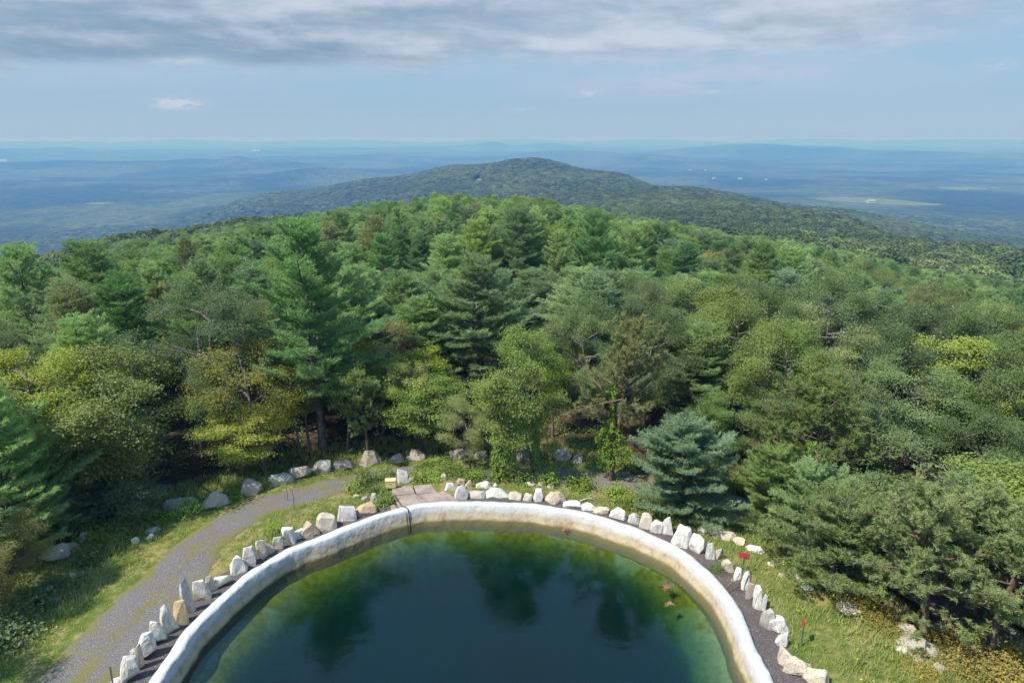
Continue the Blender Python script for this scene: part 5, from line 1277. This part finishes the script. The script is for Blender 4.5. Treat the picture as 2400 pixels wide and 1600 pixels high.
HG = 'yellow-brown shrubs at the lower right'
for i, (a, b, sx, sz, lb) in enumerate([(2250,1545,1.5,1.2,'yellow shrub at the bottom right, largest of its patch'),(2180,1520,1.1,1.0,'yellow-brown shrub left of the largest yellow one'),(2310,1560,1.3,1.2,'yellow shrub at the bottom right frame corner'),(2330,1520,1.2,1.1,'yellow shrub at the right frame edge above the corner one'),
        (2150,1490,1.0,0.9,'brown-green shrub behind the large flat boulder'),(2210,1480,1.2,1.0,'brown shrub right of the dark pitch pine trunk'),(2040,1440,1.1,0.8,'brown-green shrub left of the grey boulder by the pitch pine'),(1990,1400,1.2,0.8,'brown-green shrub right of the pinkish rounded boulder'),(2110,1545,0.9,0.7,'low yellow-brown shrub below the pale grey stone')]):
    shrub(('huckle', i % 2), a, b, sx, sz, lb, 'huckleberry_shrub', 'shrub', HG, None, i*1.1)
LG = 'low bushes on the left grassy bank'
for i, (a, b, sx, sz, lb) in enumerate([(60,1400,1.6,1.4,'dark bush under the small yellowing oak at the left'),(130,1360,1.5,1.0,'bush right of the dim rocks in the shade'),(30,1470,1.7,1.2,'bush at the left frame edge below the small oak'),(205,1292,1.1,0.9,'bush below the large rock outcrop'),(250,1235,1.4,0.8,'bright yellow-green bush left of the sapling'),(295,1215,1.2,0.8,'bright yellow-green bush at the foot of the sapling'),(440,1175,1.1,1.0,'bright bush between the flat grey boulder and the wedge boulder'),(370,1195,1.2,0.7,'yellow-green bush below the flat grey boulder'),(540,1140,1.0,0.9,'bush behind the tan ridged boulder'),(610,1118,0.9,0.8,'weedy bush behind the low striped boulder')]):
    shrub(('weed', i % 3), a, b, sx, sz, lb, 'low_bush', 'bush', LG, 'oak' if i in (0, 1, 2, 3) else 'bright_maple', i*0.9)
# dry brown stalks beside the ring and a yellow-topped mullein
rng_ = random.Random(3); p = PD(1692, 1358)
for i in range(7):
    mb = MB(); h = rng_.uniform(0.8, 1.5); x = -0.6 + 0.19*i; mb.tube([(0, 0, -0.05), (rng_.uniform(-.1, .1), 0, h*0.6), (rng_.uniform(-.2, .2), rng_.uniform(-.1, .1), h)], [0.022, 0.018, 0.03], 4)
    q = p + Vector((x, rng_.uniform(-0.3, 0.3), 0)); tag(link('dry_stalk', mb.mesh('dry_stalk', M['stalk']), None, q), ['first', 'second', 'third', 'fourth', 'fifth', 'sixth', 'seventh'][i] + ' dry brown weed stalk from the left, between the rim and the right stones', 'stalk', 'dry brown stalks beside the right stones')
# vines
def vines(name, label, base, h, w, n, seed, parent=None):
    rng = np.random.default_rng(seed); z = rng.random(n)**0.8*h; a = rng.uniform(0, 6.28, n); ww = w*(0.55 + 0.45*np.sin(z/h*5.2 + 0.6))*(0.35 + 0.65*(z/h)**0.5)
    k = vnoise(a*1.3 + 9, z*0.9, seed); r = ww*(0.55 + 0.9*k + 0.25*rng.random(n))
    Cn = np.stack([np.cos(a)*r, np.sin(a)*r, z], 1); out = np.stack([np.cos(a), np.sin(a), 0*a], 1)
    A = unit(out*0.4 + np.array([0, 0, -0.8]) + rng.normal(0, 0.5, (n, 3))); N = unit(out + np.array([0, 0, 0.6]) + rng.normal(0, 0.4, (n, 3))); L = 0.15*rng.uniform(0.6, 1.3, n)
    V, F = leaf_geo(Cn, A, N, L, L*0.85); me = mesh_np(name, V, F, [M['vine']], np.clip(0.5+k+rng.normal(0, .25, n), 0, 1)*0.88)
    tag(link(name, me, None, base), label, 'vine')
vines('vine', 'green vine wrapped up the trunk of the brownish red pine', IVY2 + Vector((0, 0, 0.8)), IVY2H*0.46, 1.9, 4600, 5)
vines('vine', 'curtain of vines hanging at the foot of the centre maple', IVY1 + Vector((-1.9, -0.6, 0)), 4.4, 1.3, 2600, 6)
vines('vine', 'vine climbing the trunk right of the hanging curtain under the centre maple', IVY1 + Vector((0.2, -0.4, 0.3)), 4.0, 0.7, 1200, 7)
vines('vine', 'yellow-green vine patch on the wide olive pitch pine', IVY3 + Vector((-0.4, -0.8, 0.3)), IVY3H*0.55, 0.9, 1600, 8)

# floating mats of dead leaves
def leaf_float(px, py, w, d, n, seed, label):
    rng = np.random.default_rng(seed); p = PD(px, py, WATER_Z); a = rng.uniform(0, 6.28, n); r = np.abs(rng.normal(0, 0.5, n))*(1 + 0.45*np.sin(3*a + seed) + 0.3*np.sin(5*a))
    Cn = np.stack([np.cos(a)*r*w/2, np.sin(a)*r*d/2, 0.012 + 0.02*rng.random(n)], 1); A = rng.normal(0, 1, (n, 3)); A[:, 2] *= 0.1; N = np.array([0, 0, 1.0]) + rng.normal(0, 0.2, (n, 3)); L = 0.085*rng.uniform(0.5, 1.3, n)
    V, F = leaf_geo(Cn, A, unit(N), L, L*0.7, 0.02); me = mesh_np('leaf_mat', V, F, [M['deadleaf']], rng.random(n)); tag(link('leaf_mat', me, None, p), label, 'floating leaves', 'mats of dead leaves floating at the right bank')
leaf_float(1303, 1212, 0.75, 0.55, 260, 1, 'reddish mat of dead leaves floating below the far wall')
leaf_float(1532, 1346, 0.7, 0.75, 260, 2, 'larger reddish mat of dead leaves floating at the right bank')
leaf_float(1538, 1386, 0.5, 0.3, 110, 3, 'small reddish mat of dead leaves floating below the larger one at the right bank')

# ------------------------------------------------------------------ grass and flowers
def grass():
    rng = np.random.default_rng(12); N_ = 70000
    X = rng.uniform(-34, 36, N_); Y = rng.uniform(13, 52, N_)
    ins = in_clear(X, Y); cd = clear_dist(X, Y); rdp = rim_dist(X, Y); rd = road_dist(X, Y)
    px_ = 0
    ok = (ins | (cd < 2.5)) & (rdp > 1.45) & (rd > 0.05) & (np.abs(X/(Y+6)) < 1.0) & (Y > 12)
    slab = (np.abs(X + 5.2) < 2.6) & (np.abs(Y - 38.6) < 2.6); ok &= ~slab
    thin = vnoise(X/1.3, Y/1.3, 41) + vnoise(X/4.0, Y/4.0, 42); ok &= (thin > rng.uniform(-0.85, 0.25, N_))
    X, Y, rd, rdp = X[ok], Y[ok], rd[ok], rdp[ok]; n = len(X); Z = zg(X, Y)
    nb = 7; tall = 0.13 + 0.30*sstep(0.2, 2.5, rd)*np.clip(0.75 + 0.9*vnoise(X/2.2, Y/2.2, 43), 0.25, 1.3)
    tall = np.where(rdp < 4.0, np.minimum(tall, 0.22), tall)
    dryn = np.clip(0.42 + 0.75*vnoise(X/3.1, Y/3.1, 44) + 0.35*vnoise(X/0.9, Y/0.9, 45) + 0.3*sstep(1.2, 0.1, rd), 0, 1)
    Xb = np.repeat(X, nb) + rng.normal(0, 0.10, n*nb); Yb = np.repeat(Y, nb) + rng.normal(0, 0.10, n*nb); Zb = np.repeat(Z, nb) - 0.03
    h = np.repeat(tall, nb)*rng.uniform(0.6, 1.3, n*nb); a = rng.uniform(0, 6.28, n*nb); lean = rng.uniform(0.2, 0.9, n*nb)*h; la = np.repeat(rng.uniform(0, 6.28, n), nb)*0.0 + 0.6 + rng.normal(0, 1.3, n*nb)
    w = 0.022; dx, dy = np.cos(a)*w, np.sin(a)*w
    B1 = np.stack([Xb-dx, Yb-dy, Zb], 1); B2 = np.stack([Xb+dx, Yb+dy, Zb], 1); T_ = np.stack([Xb+np.cos(la)*lean, Yb+np.sin(la)*lean, Zb+h], 1)
    V = np.stack([B1, B2, T_], 1).reshape(-1, 3); F = np.arange(len(V)).reshape(-1, 3)
    t = np.repeat(dryn, nb)*0.65 + rng.random(n*nb)*0.35; straw = rng.random(n*nb) < 0.03 + 0.22*np.repeat(dryn, nb)**2; t = np.where(straw, 0.96, np.clip(t, 0, 1)*0.89)
    tag(link('grass', mesh_np('grass', V, F, [M['grass']], t)), kind='stuff'); print('grass blades', n*nb)
    # flowers
    for nm, mt, cnt, box, sz, sd in (('yellow_flowers', 'flower', 2600, (13, 30, 14, 33), 0.085, 5), ('white_flowers', 'whiteflower', 420, (-24, -13, 17, 30), 0.05, 6)):
        r2 = np.random.default_rng(sd); fx = r2.uniform(box[0], box[1], cnt); fy = r2.uniform(box[2], box[3], cnt)
        keep = in_clear(fx, fy) & (rim_dist(fx, fy) > 2.2) & (road_dist(fx, fy) > 0.2) & (vnoise(fx/1.5, fy/1.5, 50) + 0.6*vnoise(fx/0.6, fy/0.6, 51) > 0.02 + r2.normal(0, 0.12, cnt)); fx, fy = fx[keep], fy[keep]; k = len(fx)
        Cn = np.stack([fx, fy, zg(fx, fy) + r2.uniform(0.2, 0.5, k)], 1); A = r2.normal(0, 1, (k, 3)); A[:, 2] *= 0.3; L = np.full(k, sz)*r2.uniform(0.6, 1.3, k)
        V, F = leaf_geo(Cn, A, unit(np.array([0, 0, 1.0]) + r2.normal(0, 0.4, (k, 3))), L, L*0.9); tag(link(nm, mesh_np(nm, V, F, [M[mt]], r2.random(k)*0.8)), kind='stuff')
grass()
def undergrowth():
    """knee-high leaves and saplings under the forest edge"""
    rng = np.random.default_rng(14); n0 = 5200; X = rng.uniform(-36, 40, n0); Y = rng.uniform(14, 62, n0)
    cd = clear_dist(X, Y); ins = in_clear(X, Y); sd = np.where(ins, cd, -cd)
    ok = (sd > -7) & (sd < 0.9) & (road_dist(X, Y) > 0.4) & (rim_dist(X, Y) > 3) & (vnoise(X/2.4, Y/2.4, 61) > rng.uniform(-0.3, 0.25, n0)); X, Y = X[ok], Y[ok]; k = 26; n = len(X)
    h = rng.uniform(0.2, 0.75, n); Xr = np.repeat(X, k) + rng.normal(0, 0.26, n*k); Yr = np.repeat(Y, k) + rng.normal(0, 0.26, n*k)
    Cn = np.stack([Xr, Yr, np.repeat(zg(X, Y), k) + np.repeat(h, k)*rng.uniform(0.15, 1.1, n*k)], 1); A = rng.normal(0, 1, (n*k, 3)); A[:, 2] = A[:, 2]*0.4 - 0.2; N = unit(np.array([0, 0, 1.0]) + rng.normal(0, 0.4, (n*k, 3))); L = 0.15*rng.uniform(0.6, 1.4, n*k)
    V, F = leaf_geo(Cn, A, N, L, L*0.6); t = np.clip(np.repeat(rng.random(n), k)*0.6 + rng.random(n*k)*0.4, 0, 1)*0.88
    tag(link('undergrowth', mesh_np('undergrowth', V, F, [M['weed']], t)), kind='stuff'); print('undergrowth', n*k)
undergrowth()
print('triangles', sum(len(m.loops) - 2*len(m.polygons) for m in bpy.data.meshes))
